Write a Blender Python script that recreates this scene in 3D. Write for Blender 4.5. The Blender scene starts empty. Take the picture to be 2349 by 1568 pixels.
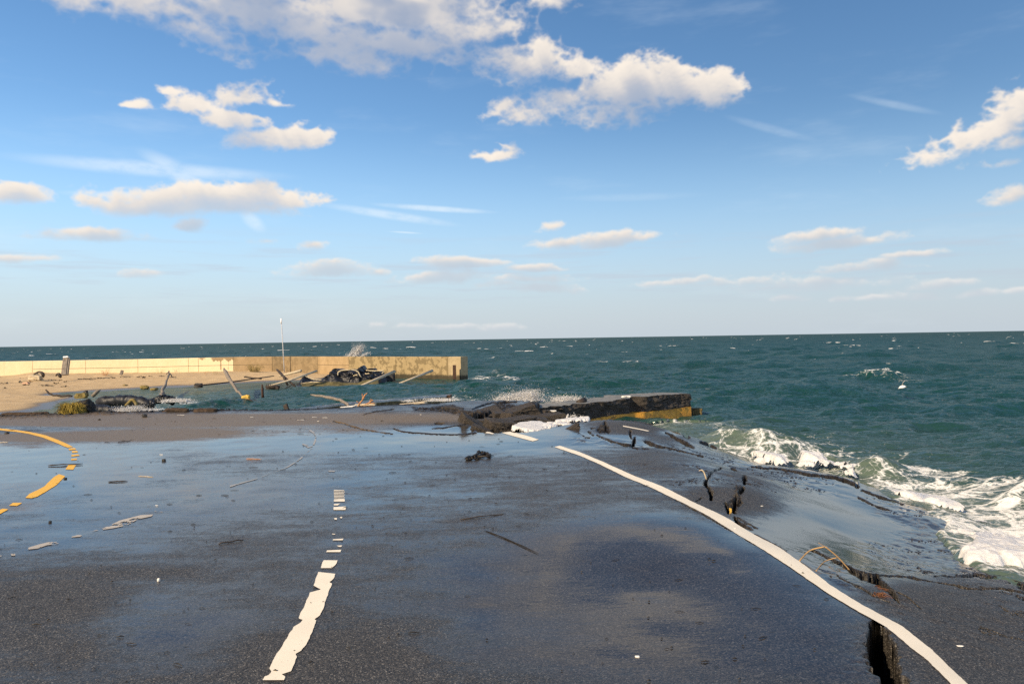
import bpy, bmesh, math, random
import numpy as np
from mathutils import Vector, Matrix
rad = math.radians
SC = bpy.context.scene
random.seed(7)
RNG = np.random.default_rng(11)

# ------------------------------------------------------------------ camera
W, H, F = 2349.0, 1568.0, 1697.6          # photo measured at this size
CX, CY = W / 2, H / 2
CAM = np.array([0.0, 0.0, 1.6])
PITCH, ROLL = 0.00442, 0.01575
_r0 = np.array([1.0, 0, 0]); _u0 = np.array([0, math.sin(PITCH), math.cos(PITCH)])
FWD = np.array([0, math.cos(PITCH), -math.sin(PITCH)])
RIGHT = math.cos(ROLL) * _r0 - math.sin(ROLL) * _u0
UP = math.sin(ROLL) * _r0 + math.cos(ROLL) * _u0
cam_d = bpy.data.cameras.new("camera"); cam = bpy.data.objects.new("camera", cam_d)
SC.collection.objects.link(cam)
cam_d.sensor_width = 36; cam_d.lens = F / W * 36
cam_d.clip_start = 0.05; cam_d.clip_end = 30000
M = Matrix.Identity(4)
for i in range(3):
    M[i][0] = RIGHT[i]; M[i][1] = UP[i]; M[i][2] = -FWD[i]; M[i][3] = CAM[i]
cam.matrix_world = M
SC.camera = cam

def ray(px, py):
    return FWD + (px - CX) / F * RIGHT - (py - CY) / F * UP
def at(px, py, z):                       # where the sight line through a measured point meets height z
    d = ray(px, py); t = (z - CAM[2]) / d[2]
    return CAM + d * t
def P(px, py, Y):                        # ... or distance Y
    d = ray(px, py); return CAM + d * (Y / d[1])
def proj(x, y, z):
    v = np.stack([x, y, z - CAM[2]], -1)
    dep = np.maximum(v @ FWD, 1e-3)
    return CX + F * (v @ RIGHT) / dep, CY - F * (v @ UP) / dep

# ------------------------------------------------------------------ light
SUN_AZ, SUN_EL = rad(226), rad(31)       # behind the photographer's left shoulder
S = Vector((math.sin(SUN_AZ) * math.cos(SUN_EL), math.cos(SUN_AZ) * math.cos(SUN_EL), math.sin(SUN_EL)))
sun_d = bpy.data.lights.new("sun", 'SUN'); sun = bpy.data.objects.new("sun", sun_d)
SC.collection.objects.link(sun)
sun_d.energy = 5.0; sun_d.angle = rad(0.5); sun_d.color = (1.0, 0.80, 0.55)
sun.rotation_euler = (-S).to_track_quat('-Z', 'Y').to_euler()
sun.location = S * 50
SC.view_settings.view_transform = 'Standard'; SC.view_settings.look = 'None'
SC.view_settings.gamma = 1; SC.view_settings.use_curve_mapping = False
SC.view_settings.exposure = 0.45
SC.cycles.use_denoising = False
SC.cycles.max_bounces = 6

# ------------------------------------------------------------------ node helper
class NT:
    def __init__(s, tree): s.t = tree; s.n = tree.nodes; s.l = tree.links
    def node(s, typ, **kw):
        n = s.n.new(typ)
        for k, v in kw.items(): setattr(n, k, v)
        return n
    def put(s, sock, v):
        if isinstance(v, bpy.types.NodeSocket): s.l.new(v, sock)
        elif v is not None:
            if hasattr(sock.default_value, '__len__') and not hasattr(v, '__len__'): v = (v,) * len(sock.default_value)
            if hasattr(sock.default_value, '__len__') and len(sock.default_value) == 4 and len(v) == 3: v = tuple(v) + (1,)
            sock.default_value = v
    def m(s, op, a, b=None, c=None, clamp=False):
        n = s.node('ShaderNodeMath', operation=op, use_clamp=clamp)
        for i, v in enumerate((a, b, c)):
            if v is not None: s.put(n.inputs[i], v)
        return n.outputs[0]
    def vm(s, op, a, b=None, out=0):
        n = s.node('ShaderNodeVectorMath', operation=op)
        s.put(n.inputs[0], a)
        if b is not None: s.put(n.inputs[1], b)
        return n.outputs[out]
    def ss(s, v, a, b, lo=0.0, hi=1.0):
        n = s.node('ShaderNodeMapRange', interpolation_type='SMOOTHSTEP')
        s.put(n.inputs[0], v); n.inputs[1].default_value = a; n.inputs[2].default_value = b
        n.inputs[3].default_value = lo; n.inputs[4].default_value = hi
        return n.outputs[0]
    def mix(s, f, a, b, mode='MIX'):
        n = s.node('ShaderNodeMix', data_type='RGBA', blend_type=mode)
        s.put(n.inputs[0], f); s.put(n.inputs[6], a); s.put(n.inputs[7], b)
        return n.outputs[2]
    def noise(s, vec, scale, detail=3, rough=0.5, dist=0.0):
        n = s.node('ShaderNodeTexNoise')
        if vec is not None: s.l.new(vec, n.inputs['Vector'])
        n.inputs['Scale'].default_value = scale; n.inputs['Detail'].default_value = detail
        n.inputs['Roughness'].default_value = rough; n.inputs['Distortion'].default_value = dist
        return n.outputs[0]
    def scale(s, vec, xyz): return s.vm('MULTIPLY', vec, xyz)
    def pos(s): return s.node('ShaderNodeNewGeometry').outputs['Position']
    def attr(s, name): 
        n = s.node('ShaderNodeAttribute'); n.attribute_name = name
        return n.outputs['Fac']
    def bump(s, h, strength, dist, normal=None):
        n = s.node('ShaderNodeBump'); s.put(n.inputs['Strength'], strength); n.inputs['Distance'].default_value = dist
        s.l.new(h, n.inputs['Height'])
        if normal: s.l.new(normal, n.inputs['Normal'])
        return n.outputs[0]

# ------------------------------------------------------------------ numpy noise and waves
_tabs = [RNG.random((256, 256)) for _ in range(6)]
def vnoise(x, y, k=0):
    xi = np.floor(x); yi = np.floor(y); fx = x - xi; fy = y - yi
    xi = xi.astype(np.int64) & 255; yi = yi.astype(np.int64) & 255
    x1 = (xi + 1) & 255; y1 = (yi + 1) & 255
    fx = fx * fx * fx * (fx * (fx * 6 - 15) + 10); fy = fy * fy * fy * (fy * (fy * 6 - 15) + 10)
    T = _tabs[k % 6]
    return (T[xi, yi] * (1 - fx) + T[x1, yi] * fx) * (1 - fy) + (T[xi, y1] * (1 - fx) + T[x1, y1] * fx) * fy
def fbm(x, y, k=0, o=4, g=.5):
    s = 0; a = 1; n = 0; c, d = math.cos(.6), math.sin(.6)
    for i in range(o):
        s = s + a * vnoise(x, y, k + i); n += a; a *= g
        x, y = (x * c - y * d) * 2.03 + 17.3, (x * d + y * c) * 2.03 + 5.7
    return s / n
def sstep(v, a, b):
    t = np.clip((v - a) / (b - a), 0, 1); return t * t * (3 - 2 * t)
def ocean(N, L, Lw, wind, seed, lmin):
    r = np.random.default_rng(seed)
    k = 2 * np.pi * np.fft.fftfreq(N, L / N); KX, KY = np.meshgrid(k, k, indexing='ij')
    K = np.hypot(KX, KY); K[0, 0] = 1e9
    c = (KX * wind[0] + KY * wind[1]) / K
    Pk = np.exp(-1 / (K * Lw) ** 2) / K ** 4 * (np.abs(c) ** 2 * .9 + .1) * np.exp(-(K * lmin) ** 2)
    hk = (r.standard_normal((N, N)) + 1j * r.standard_normal((N, N))) * np.sqrt(Pk)
    h = np.fft.ifft2(hk).real; s = h.std()
    dx = np.fft.ifft2(-1j * KX / K * hk).real / s; dy = np.fft.ifft2(-1j * KY / K * hk).real / s
    return dict(N=N, L=L, h=h / s, dx=dx, dy=dy)
def samp(o, key, x, y):
    A = o[key]; N = o['N']; u = x / o['L'] * N; v = y / o['L'] * N
    ui = np.floor(u); vi = np.floor(v); fu = u - ui; fv = v - vi
    ui = ui.astype(np.int64) % N; vi = vi.astype(np.int64) % N; u1 = (ui + 1) % N; v1 = (vi + 1) % N
    return (A[ui, vi] * (1 - fu) + A[u1, vi] * fu) * (1 - fv) + (A[ui, v1] * (1 - fu) + A[u1, v1] * fu) * fv

def seg_dist(px, py, pts):
    """distance to a polyline in the plane and the fraction along it"""
    best = np.full(px.shape, 1e9); tt = np.zeros(px.shape)
    pts = np.array(pts, float); n = len(pts) - 1
    for i in range(n):
        a, b = pts[i], pts[i + 1]; d = b - a; L2 = max(d @ d, 1e-9)
        t = np.clip(((px - a[0]) * d[0] + (py - a[1]) * d[1]) / L2, 0, 1)
        q = np.hypot(px - a[0] - t * d[0], py - a[1] - t * d[1])
        w = q < best; best[w] = q[w]; tt[w] = (i + t[w])
    return best, tt
def inside(px, py, poly):
    r = np.zeros(px.shape, bool); n = len(poly); j = n - 1
    for i in range(n):
        xi, yi = poly[i]; xj, yj = poly[j]
        c = ((yi > py) != (yj > py)) & (px < (xj - xi) * (py - yi) / ((yj - yi) or 1e-9) + xi)
        r ^= c; j = i
    return r

# ------------------------------------------------------------------ sky
world = bpy.data.worlds.new("World"); SC.world = world; world.use_nodes = True
wt = NT(world.node_tree); wt.n.clear()
SKY_K = 0.1
def build_sky():
    t = wt
    sky = t.node('ShaderNodeTexSky', sky_type='NISHITA', sun_disc=False)
    sky.sun_elevation = SUN_EL; sky.sun_rotation = -SUN_AZ
    sky.air_density = 1.0; sky.dust_density = 0.6; sky.ozone_density = 2.0
    tc = t.node('ShaderNodeTexCoord').outputs['Generated']
    sep = t.node('ShaderNodeSeparateXYZ'); t.l.new(tc, sep.inputs[0])
    az = t.m('ARCTAN2', sep.outputs[0], sep.outputs[1])
    el = t.m('ARCSINE', sep.outputs[2])
    cmb = t.node('ShaderNodeCombineXYZ'); t.l.new(az, cmb.inputs[0]); t.l.new(el, cmb.inputs[1])
    p = cmb.outputs[0]
    def azel(px, py):
        d = ray(px, py); d = d / np.linalg.norm(d)
        return math.atan2(d[0], d[1]), math.asin(d[2])
    # clouds: (px, py, rx, ry, rot deg, strength) measured, kept as directions
    C = [
     # broad cloud bank overhead
     (330, 10, 330, 52, 3, 1.0), (560, 30, 300, 75, 8, 1.0), (700, 75, 260, 68, 12, 1.05), (900, 20, 270, 70, 0, 1.1), (640, -70, 600, 95, 0, 1.2),
     (900, 108, 190, 42, 4, 1.0), (1060, 75, 130, 45, -8, .85), (430, 60, 150, 34, 10, .7), (150, 0, 150, 34, 8, .62), (885, 158, 36, 22, 0, .5), (480, 118, 75, 16, 14, .45),
     (1230, 5, 70, 22, 0, .55),
     # pair on the right of centre
     (1190, 158, 108, 46, 0, 1.0), (1240, 135, 50, 42, 10, 1.0), (1310, 165, 95, 34, 8, .75),
     (1450, 210, 165, 58, 0, 1.1), (1440, 180, 70, 46, 0, 1.0), (1545, 200, 75, 50, 0, 1.0), (1635, 205, 60, 48, 0, .95), (1420, 265, 110, 38, 0, .7), (1300, 225, 90, 30, -5, .6),
     (1205, 272, 62, 22, 0, .62), (1150, 250, 40, 14, -20, .4),
     # scattered small ones
     (440, 243, 70, 26, 0, .75), (525, 275, 85, 28, 0, .85), (560, 225, 80, 34, -10, .68), (395, 212, 36, 16, 0, .55), (625, 245, 34, 14, 0, .45), (305, 238, 36, 13, 0, .6),
     (650, 328, 115, 30, -8, .95), (720, 322, 50, 22, 0, .8), (565, 335, 55, 26, -15, .55), (1143, 362, 58, 24, -8, .9),
     (2270, 305, 190, 40, -14, .72), (2345, 265, 100, 58, -20, .85), (2349, 325, 90, 26, 0, .6), (2310, 378, 80, 16, 0, .4), (2330, 452, 65, 22, -8, .75),
     (38, 445, 75, 26, 0, 1.0), (340, 470, 140, 36, 0, 1.1), (520, 466, 200, 36, 0, 1.15), (600, 455, 70, 34, 0, 1.0), (660, 466, 90, 22, 0, .9),
     (440, 515, 40, 19, -6, .95), (210, 541, 115, 20, 0, .95), (20, 596, 85, 12, -4, .7), (320, 628, 45, 10, -6, .55), (708, 562, 30, 13, 0, .6), (612, 553, 30, 8, 0, .4),
     (780, 617, 78, 19, 0, 1.0), (720, 625, 55, 14, 0, .5), (872, 622, 22, 9, 0, .6),
     (1062, 603, 90, 12, 2, .95), (1020, 634, 95, 17, -3, 1.0), (1215, 616, 62, 10, 0, .9), (1215, 640, 95, 11, 0, .9), (1240, 660, 88, 15, 5, .95), (1160, 650, 60, 10, 0, .6),
     (1400, 552, 120, 18, -3, .95), (1300, 558, 55, 11, 0, .6), (1265, 520, 34, 11, -5, .5),
     (1870, 546, 85, 15, -6, .8), (1920, 560, 120, 17, -3, .9), (2025, 608, 42, 13, -5, 1.0), (1985, 617, 80, 8, 0, .5), (2090, 586, 60, 6, -3, .45),
     (1565, 648, 65, 10, -4, .85), (1905, 645, 62, 10, 0, .9), (1850, 655, 140, 14, 0, .5), (1660, 652, 120, 10, 0, .4), (1805, 685, 40, 8, 0, .8), (1925, 686, 26, 7, 0, .7), (2005, 685, 50, 7, 0, .7),
     (2165, 656, 70, 10, -4, .8), (2250, 674, 46, 8, -2, .75), (2335, 668, 36, 8, -2, .75), (2120, 682, 80, 10, 0, .5),
     (1040, 750, 42, 8, 0, .8), (1145, 753, 42, 9, 0, .85), (955, 748, 60, 5, 0, .4), (865, 745, 18, 5, 0, .4),
     # outside the picture, so that the sky goes on
     (3000, 180, 330, 90, 0, 1.0), (3300, 520, 300, 40, 0, 1.0), (-500, 220, 330, 90, 0, 1.0), (-420, 560, 240, 26, 0, 1.0), (1500, -300, 420, 90, 0, .9), (-200, -260, 500, 110, 0, 1.0), (2500, -420, 420, 110, 0, .9),
    ]
    # cloud cover and cloud shade, computed on a grid of directions
    A0, A1, E0, E1, NX, NY = -1.75, 1.75, 0.0, 1.0, 3600, 1030
    U = A0 + (np.arange(NX) + .5) / NX * (A1 - A0); V = E0 + (np.arange(NY) + .5) / NY * (E1 - E0)
    AZ, EL = np.meshgrid(U, V)
    dm = .25 + .75 * sstep(EL, .02, .22)
    WX = AZ + (fbm(AZ * 17, EL * 40, 0, 3) - .5) * .03 * dm; WY = EL + (fbm(AZ * 15 + 9, EL * 34, 2, 3) - .5) * .014 * dm
    Fd = np.full(AZ.shape, -.6)
    for (px, py, rx, ry, rot, st) in C:
        a, e = azel(px, py); k = (azel(px, py - 5)[1] - e) / 5; ka = (azel(px + 5, py)[0] - a) / 5
        sx, sy = rx * 1.18 * ka, ry * 1.24 * k; R = 2.2 * max(sx, sy)
        i0, i1 = np.searchsorted(U, (a - R, a + R)); j0, j1 = np.searchsorted(V, (e - R, e + R))
        if i1 <= i0 or j1 <= j0: continue
        th = -rad(rot); c_, s_ = math.cos(th), math.sin(th)
        x = WX[j0:j1, i0:i1] - a; y = WY[j0:j1, i0:i1] - e
        xr = (x * c_ + y * s_) / sx; yr = (-x * s_ + y * c_) / sy
        yr = np.where(yr < 0, yr * 1.35, yr)
        v = st * (1 - np.hypot(xr, yr)); w = Fd[j0:j1, i0:i1]
        d = np.maximum(.16 - np.abs(v - w), 0) / .16
        Fd[j0:j1, i0:i1] = np.maximum(v, w) + d * d * .04
    hi = sstep(EL, .05, .22)
    n1 = fbm(AZ * 15, EL * 26, 1, 7, .55); n2 = fbm(AZ * 55, EL * 100, 3, 6, .56)
    bl = 1 - np.abs(2 * fbm(AZ * 34, EL * 52, 4, 6, .55) - 1) * 2.4
    nz = np.where(hi > .5, n1, n2) * 0 + n1 * hi + n2 * (1 - hi)
    D = Fd + (nz - .5) * (.95 - .08 * hi) + (bl - .55) * (.27 * hi + .06) + .17 * (1 - hi)
    dens = np.clip(D, 0, 1.2)
    def march(dx, dy, n, q):
        s_ = np.zeros_like(dens); w = 0
        for i in range(1, n + 1):
            sh = np.roll(np.roll(dens, -round(dy * i), 0), -round(dx * i), 1); s_ += sh * q; 
        return s_
    occ = march(-2.5, 6, 9, .20) * hi + march(-1, 1.6, 7, .24) * (1 - hi)
    light = np.exp(-(1.55 + .9 * (1 - hi)) * occ) 
    soft_ = sstep(EL, .36, .42)
    rim = .10 * sstep(fbm(AZ * 34, EL * 50, 5, 4), .3, .7)
    light = np.clip(light * .93 + rim * hi, 0, 1); light *= 1 - .45 * np.exp(-((AZ + .23) / .12) ** 2 - ((EL - .375) / .035) ** 2); light = light + (1 - light) * .55 * soft_ * sstep(fbm(AZ * 9, EL * 20, 2, 4), .40, .62)
    soft = sstep(EL, .33, .42); wdt = .85 - .42 * sstep(light, .25, .95) + .25 * soft + .12 * (1 - hi); alpha_ = sstep(D, -.06 - .10 * soft, -.06 - .10 * soft + wdt); alpha_ *= (1 - .25 * sstep(.12 - EL, 0, .12)) * (.62 + .38 * sstep(light, .05, .75))
    img = bpy.data.images.new("cloud_cover", NX, NY, alpha=False, float_buffer=True); img.colorspace_settings.name = 'Non-Color'
    buf = np.ones((NY, NX, 4), np.float32); buf[..., 0] = alpha_; buf[..., 1] = light; buf[..., 2] = 0
    buf[-3:, :, 0] = 0; buf[:, :3, 0] = 0; buf[:, -3:, 0] = 0
    img.pixels.foreach_set(buf.ravel()); img.update(); img.pack()
    mp = t.node('ShaderNodeMapping')
    mp.inputs['Location'].default_value = (-A0 / (A1 - A0), -E0 / (E1 - E0), 0); mp.inputs['Scale'].default_value = (1 / (A1 - A0), 1 / (E1 - E0), 1)
    t.l.new(p, mp.inputs[0])
    ti = t.node('ShaderNodeTexImage', extension='CLIP', interpolation='Cubic'); ti.image = img
    t.l.new(mp.outputs[0], ti.inputs[0])
    sc_ = t.node('ShaderNodeSeparateColor'); t.l.new(ti.outputs[0], sc_.inputs[0])
    alpha = t.m('MULTIPLY', sc_.outputs[0], t.m('GREATER_THAN', el, 0.0)); litf = sc_.outputs[1]
    lit = (.735, .66, .575); shade = (.355, .365, .405)
    ccol = t.mix(litf, shade, lit)
    pw = p
    # thin vapour trails
    T = [((-60, 350), (715, 408), 20, .5), ((300, 335), (510, 450), 26, .5), ((100, 440), (480, 452), 10, .4), ((545, 480), (615, 535), 20, .4), ((700, 462), (1080, 520), 13, .45), ((830, 466), (1160, 488), 9, .55), ((880, 530), (980, 536), 3, .4), ((1640, 260), (1900, 330), 12, .13), ((1930, 215), (2180, 265), 10, .16), ((1650, 445), (1250, 455), 12, .1)]
    tr = None
    for (a, b, w, st) in T:
        a0 = azel(*a); b0 = azel(*b)
        mp = t.node('ShaderNodeMapping', vector_type='TEXTURE')
        dx, dy = b0[0] - a0[0], b0[1] - a0[1]
        mp.inputs['Location'].default_value = ((a0[0] + b0[0]) / 2, (a0[1] + b0[1]) / 2, 0)
        mp.inputs['Rotation'].default_value = (0, 0, math.atan2(dy, dx))
        mp.inputs['Scale'].default_value = (math.hypot(dx, dy) / 2, w / F, 1)
        t.l.new(pw, mp.inputs[0])
        v = t.m('MULTIPLY', t.ss(t.vm('LENGTH', mp.outputs[0], None, 1), .2, 1.0, 1, 0), st)
        tr = v if tr is None else t.m('MAXIMUM', tr, v)
    tn = t.noise(t.scale(p, (30, 60, 1)), 1.0, 4, .6)
    tr = t.m('MULTIPLY', tr, t.ss(tn, .05, .6))
    cir = t.m('MULTIPLY', t.ss(t.noise(t.scale(p, (3.5, 14, 1)), 1.0, 5, .6), .52, .8), .16)
    tr = t.m('ADD', tr, cir, clamp=True)
    # clear sky: the physical sky, with the pale sea air low down
    hs = t.node('ShaderNodeHueSaturation'); hs.inputs['Saturation'].default_value = 1.20; hs.inputs['Value'].default_value = 1.0
    t.l.new(sky.outputs[0], hs.inputs['Color'])
    base = t.node('ShaderNodeVectorMath', operation='SCALE'); t.l.new(hs.outputs[0], base.inputs[0]); base.inputs['Scale'].default_value = SKY_K * 1.05
    air = t.ss(el, -.02, .30, .92, 0.0)
    low = t.mix(t.ss(el, .0, .22), (.405, .465, .525), (.36, .54, .735))
    col = t.mix(air, base.outputs[0], low)
    col = t.mix(tr, col, (.66, .72, .76))
    bn = t.noise(t.scale(p, (5, 70, 1)), 1.0, 5, .6); bf = t.m('MULTIPLY', t.ss(bn, .48, .68), t.m('MULTIPLY', t.ss(el, .03, .07), t.ss(el, .16, .09)))
    col = t.mix(t.m('MULTIPLY', bf, .42), col, (.40, .435, .50))
    hazec = t.mix(t.ss(el, .03, .16, .5, 0), ccol, (.50, .56, .62))
    col = t.mix(t.m('MULTIPLY', alpha, .97), col, hazec)
    bg = t.node('ShaderNodeBackground'); t.l.new(col, bg.inputs[0]); bg.inputs[1].default_value = 1.0
    scl = t.node('ShaderNodeVectorMath', operation='SCALE'); t.l.new(col, scl.inputs[0]); scl.inputs['Scale'].default_value = 1 / SKY_K
    t.l.new(scl.outputs[0], bg.inputs[0]); bg.inputs[1].default_value = SKY_K
    out = t.node('ShaderNodeOutputWorld'); t.l.new(bg.outputs[0], out.inputs[0])
build_sky()

# ------------------------------------------------------------------ mesh / object helpers
def link(o): SC.collection.objects.link(o); return o
def tag(o, label, cat, group=None, kind=None):
    if label: o['label'] = label
    if cat: o['category'] = cat
    if group: o['group'] = group
    if kind: o['kind'] = kind
    return o
def empty(name, loc, label, cat, group=None, kind=None):
    o = bpy.data.objects.new(name, None); o.empty_display_size = .1; o.location = Vector(tuple(loc)); link(o)
    return tag(o, label, cat, group, kind)
def mesh_obj(name, verts, faces, mat, parent=None, smooth=True, attrs=None, origin=None):
    me = bpy.data.meshes.new(name)
    verts = np.asarray(verts, float).reshape(-1, 3)
    if parent is not None: off = np.array(parent.location)
    elif origin is not None: off = np.array(origin)
    else: off = np.zeros(3)
    v = verts - off
    if isinstance(faces, np.ndarray):
        nf, k = faces.shape
        me.vertices.add(len(v)); me.vertices.foreach_set('co', v.astype(np.float32).ravel())
        me.loops.add(nf * k); me.loops.foreach_set('vertex_index', faces.astype(np.int32).ravel())
        me.polygons.add(nf); me.polygons.foreach_set('loop_start', np.arange(0, nf * k, k, dtype=np.int32))
        me.update(calc_edges=True)
    else:
        me.from_pydata([tuple(a) for a in v], [], [tuple(f) for f in faces])
        me.update()
    if smooth: me.polygons.foreach_set('use_smooth', np.ones(len(me.polygons), bool))
    for k, a in (attrs or {}).items():
        at_ = me.attributes.new(k, 'FLOAT', 'POINT'); at_.data.foreach_set('value', np.asarray(a, np.float32))
    me.materials.append(mat)
    o = bpy.data.objects.new(name, me); link(o)
    if parent is not None: o.parent = parent
    else: o.location = Vector(tuple(off))
    return o
class MB:
    def __init__(s): s.v = []; s.f = []
    def add(s, v, f):
        b = len(s.v); s.v += [tuple(map(float, q)) for q in v]; s.f += [tuple(i + b for i in q) for q in f]
    def tube(s, pts, r, n=8, cap=True, wob=0.0, seed=0):
        rg = random.Random(seed); pts = [Vector(tuple(p)) for p in pts]; m = len(pts)
        rr = r if hasattr(r, '__len__') else [r] * m
        v = []; ref = None
        for i, p in enumerate(pts):
            d = (pts[min(i + 1, m - 1)] - pts[max(i - 1, 0)]).normalized()
            if ref is None: ref = Vector((0, 0, 1)) if abs(d.z) < .9 else Vector((1, 0, 0))
            a = d.cross(ref).normalized(); b = d.cross(a).normalized(); ref = b.cross(d) if False else ref
            for k in range(n):
                q = 2 * math.pi * k / n; w = rr[i] * (1 + wob * (rg.random() - .5))
                v.append(p + a * math.cos(q) * w + b * math.sin(q) * w)
        f = [(i * n + k, i * n + (k + 1) % n, (i + 1) * n + (k + 1) % n, (i + 1) * n + k) for i in range(m - 1) for k in range(n)]
        if cap: f += [tuple(range(n))[::-1], tuple((m - 1) * n + k for k in range(n))]
        s.add(v, f)
    def box(s, c, sx, sy, sz, R=None):
        c = Vector(tuple(c)); v = []
        for z in (-1, 1):
            for (x, y) in ((-1, -1), (1, -1), (1, 1), (-1, 1)):
                q = Vector((x * sx / 2, y * sy / 2, z * sz / 2)); v.append(c + (R @ q if R else q))
        s.add(v, [(3, 2, 1, 0), (4, 5, 6, 7), (0, 1, 5, 4), (1, 2, 6, 5), (2, 3, 7, 6), (3, 0, 4, 7)])
    def obj(s, name, mat, parent=None, smooth=True, origin=None): return mesh_obj(name, s.v, s.f, mat, parent, smooth, None, origin)
def grid_faces(nr, nc):
    i = np.arange(nr * nc).reshape(nr, nc)
    return np.stack([i[:-1, :-1].ravel(), i[:-1, 1:].ravel(), i[1:, 1:].ravel(), i[1:, :-1].ravel()], -1)
# ------------------------------------------------------------------ materials
def mat(name):
    m = bpy.data.materials.new(name); m.use_nodes = True; t = NT(m.node_tree); t.n.clear()
    out = t.node('ShaderNodeOutputMaterial'); b = t.node('ShaderNodeBsdfPrincipled'); t.l.new(b.outputs[0], out.inputs[0])
    t.out = out; t.b = b
    return m, t
def simple(name, col, rough=.8, var=.25, scale=8, bump=.4, bd=.01, spec=.3, stretch=(1, 1, 1)):
    m, t = mat(name); p = t.scale(t.pos(), stretch)
    n = t.noise(p, scale, 5, .6); n2 = t.noise(p, scale * 5.3, 4, .6)
    f = t.m('MULTIPLY_ADD', n2, .4, t.m('MULTIPLY', n, .6))
    c1 = tuple(min(1, c * (1 + var * 1.6)) for c in col); c0 = tuple(c * (1 - var * 1.6) for c in col)
    t.l.new(t.mix(t.ss(f, .25, .75), c0, c1), t.b.inputs['Base Color'])
    t.b.inputs['Roughness'].default_value = rough; t.b.inputs['Specular IOR Level'].default_value = spec
    if bump: t.l.new(t.bump(f, bump, bd), t.b.inputs['Normal'])
    return m

def asphalt():
    m, t = mat("asphalt"); p = t.pos()
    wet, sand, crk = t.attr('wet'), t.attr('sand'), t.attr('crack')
    streak = t.noise(t.scale(p, (1.0, 2.6, 1)), 1.6, 8, .70)
    patch = t.noise(p, .9, 5, .6)
    fine = t.noise(p, 70, 2, .7); grit = t.noise(p, 170, 1, .5); mid = t.noise(p, 16, 4, .7)
    vor = t.node('ShaderNodeTexVoronoi', feature='F1'); t.l.new(p, vor.inputs['Vector']); vor.inputs['Scale'].default_value = 160
    vs = t.node('ShaderNodeSeparateColor'); t.l.new(vor.outputs['Color'], vs.inputs[0]); rnd = vs.outputs[0]   # one tone per stone
    w = t.m('ADD', wet, t.m('MULTIPLY_ADD', streak, 1.0, -.50)); w = t.m('ADD', w, t.m('MULTIPLY_ADD', patch, .45, -.225))
    w = t.m('ADD', w, t.m('MULTIPLY_ADD', mid, .5, -.25)); w = t.m('ADD', w, t.m('MULTIPLY_ADD', fine, .35, -.175))
    w = t.ss(w, -.12, 1.08)
    stone = t.m('POWER', rnd, 2.2)
    dry = t.mix(stone, (.018, .0162, .0142), (.120, .106, .089))
    dry = t.mix(t.m('MULTIPLY', t.m('GREATER_THAN', rnd, .965), .7), dry, (.24, .22, .19))
    wetc = t.mix(stone, (.0145, .0132, .0118), (.082, .073, .064))
    wetc = t.mix(t.m('MULTIPLY', t.m('GREATER_THAN', rnd, .98), .5), wetc, (.17, .165, .155))
    c = t.mix(t.ss(w, .15, .6), dry, wetc)
    fl = t.ss(t.noise(t.scale(p, (9, 24, 1)), 1.0, 5, .7), .63, .70)          # flecks of weed and bark
    c = t.mix(t.m('MULTIPLY', fl, .8), c, (.008, .0065, .0055))
    tar = t.ss(t.noise(t.scale(p, (3, 4, 1)), 1.0, 5, .7), .56, .72); c = t.mix(t.m('MULTIPLY', tar, .45), c, (.009, .009, .009))
    sn = t.ss(t.m('ADD', t.m('ADD', sand, t.m('MULTIPLY_ADD', streak, .9, -.45)), t.m('MULTIPLY_ADD', mid, .5, -.25)), .2, .8)
    c = t.mix(t.m('MULTIPLY', sn, .85), c, t.mix(stone, (.13, .092, .052), (.24, .175, .105)))
    c = t.mix(crk, c, t.mix(stone, (.003, .0025, .002), (.020, .015, .011)))  # dark wet earth in cracks, painted near-black to stand for their inner shade
    t.l.new(c, t.b.inputs['Base Color'])
    r = t.ss(w, .0, 1.0, .58, .07)
    r = t.m('MAXIMUM', r, t.m('MULTIPLY', sn, .5)); r = t.m('MAXIMUM', r, t.m('MULTIPLY', crk, .9))
    r = t.m('MAXIMUM', r, t.m('MULTIPLY', fl, .55))
    t.l.new(r, t.b.inputs['Roughness'])
    t.l.new(t.m('MULTIPLY_ADD', crk, -.3, .40), t.b.inputs['Specular IOR Level'])
    h = t.m('ADD', t.m('MULTIPLY', fine, .5), t.m('MULTIPLY', t.m('SUBTRACT', 1, vor.outputs['Distance']), .5)); h = t.m('ADD', h, t.m('MULTIPLY', mid, .5))
    bs = t.ss(w, .05, .9, .60, .025); bs = t.m('MAXIMUM', bs, t.m('MULTIPLY', crk, .9))
    nb = t.bump(h, bs, .007)
    rip = t.noise(t.scale(p, (4, 11, 1)), 1.0, 4, .65)
    nb = t.bump(rip, .05, .02, nb)
    t.l.new(nb, t.b.inputs['Normal'])
    return m
def broken_asphalt(name='broken_asphalt', lo=(.010, .008, .0065), hi=(.115, .090, .066)):
    m, t = mat(name); p = t.pos()
    f = t.noise(p, 42, 5, .7); g = t.noise(p, 130, 2, .6); l = t.noise(p, 6, 3, .5)
    c = t.mix(t.ss(t.m('MULTIPLY_ADD', f, .6, t.m('MULTIPLY', g, .4)), .36, .66), lo, hi)
    c = t.mix(t.m('MULTIPLY', t.ss(g, .66, .74), .6), c, (.16, .13, .095))
    c = t.mix(t.m('MULTIPLY', t.ss(l, .5, .7), .35), c, (.02, .018, .016))
    t.l.new(c, t.b.inputs['Base Color']); t.b.inputs['Roughness'].default_value = .7
    t.l.new(t.bump(t.m('MULTIPLY_ADD', g, .4, f), 1.0, .05), t.b.inputs['Normal'])
    return m
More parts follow.
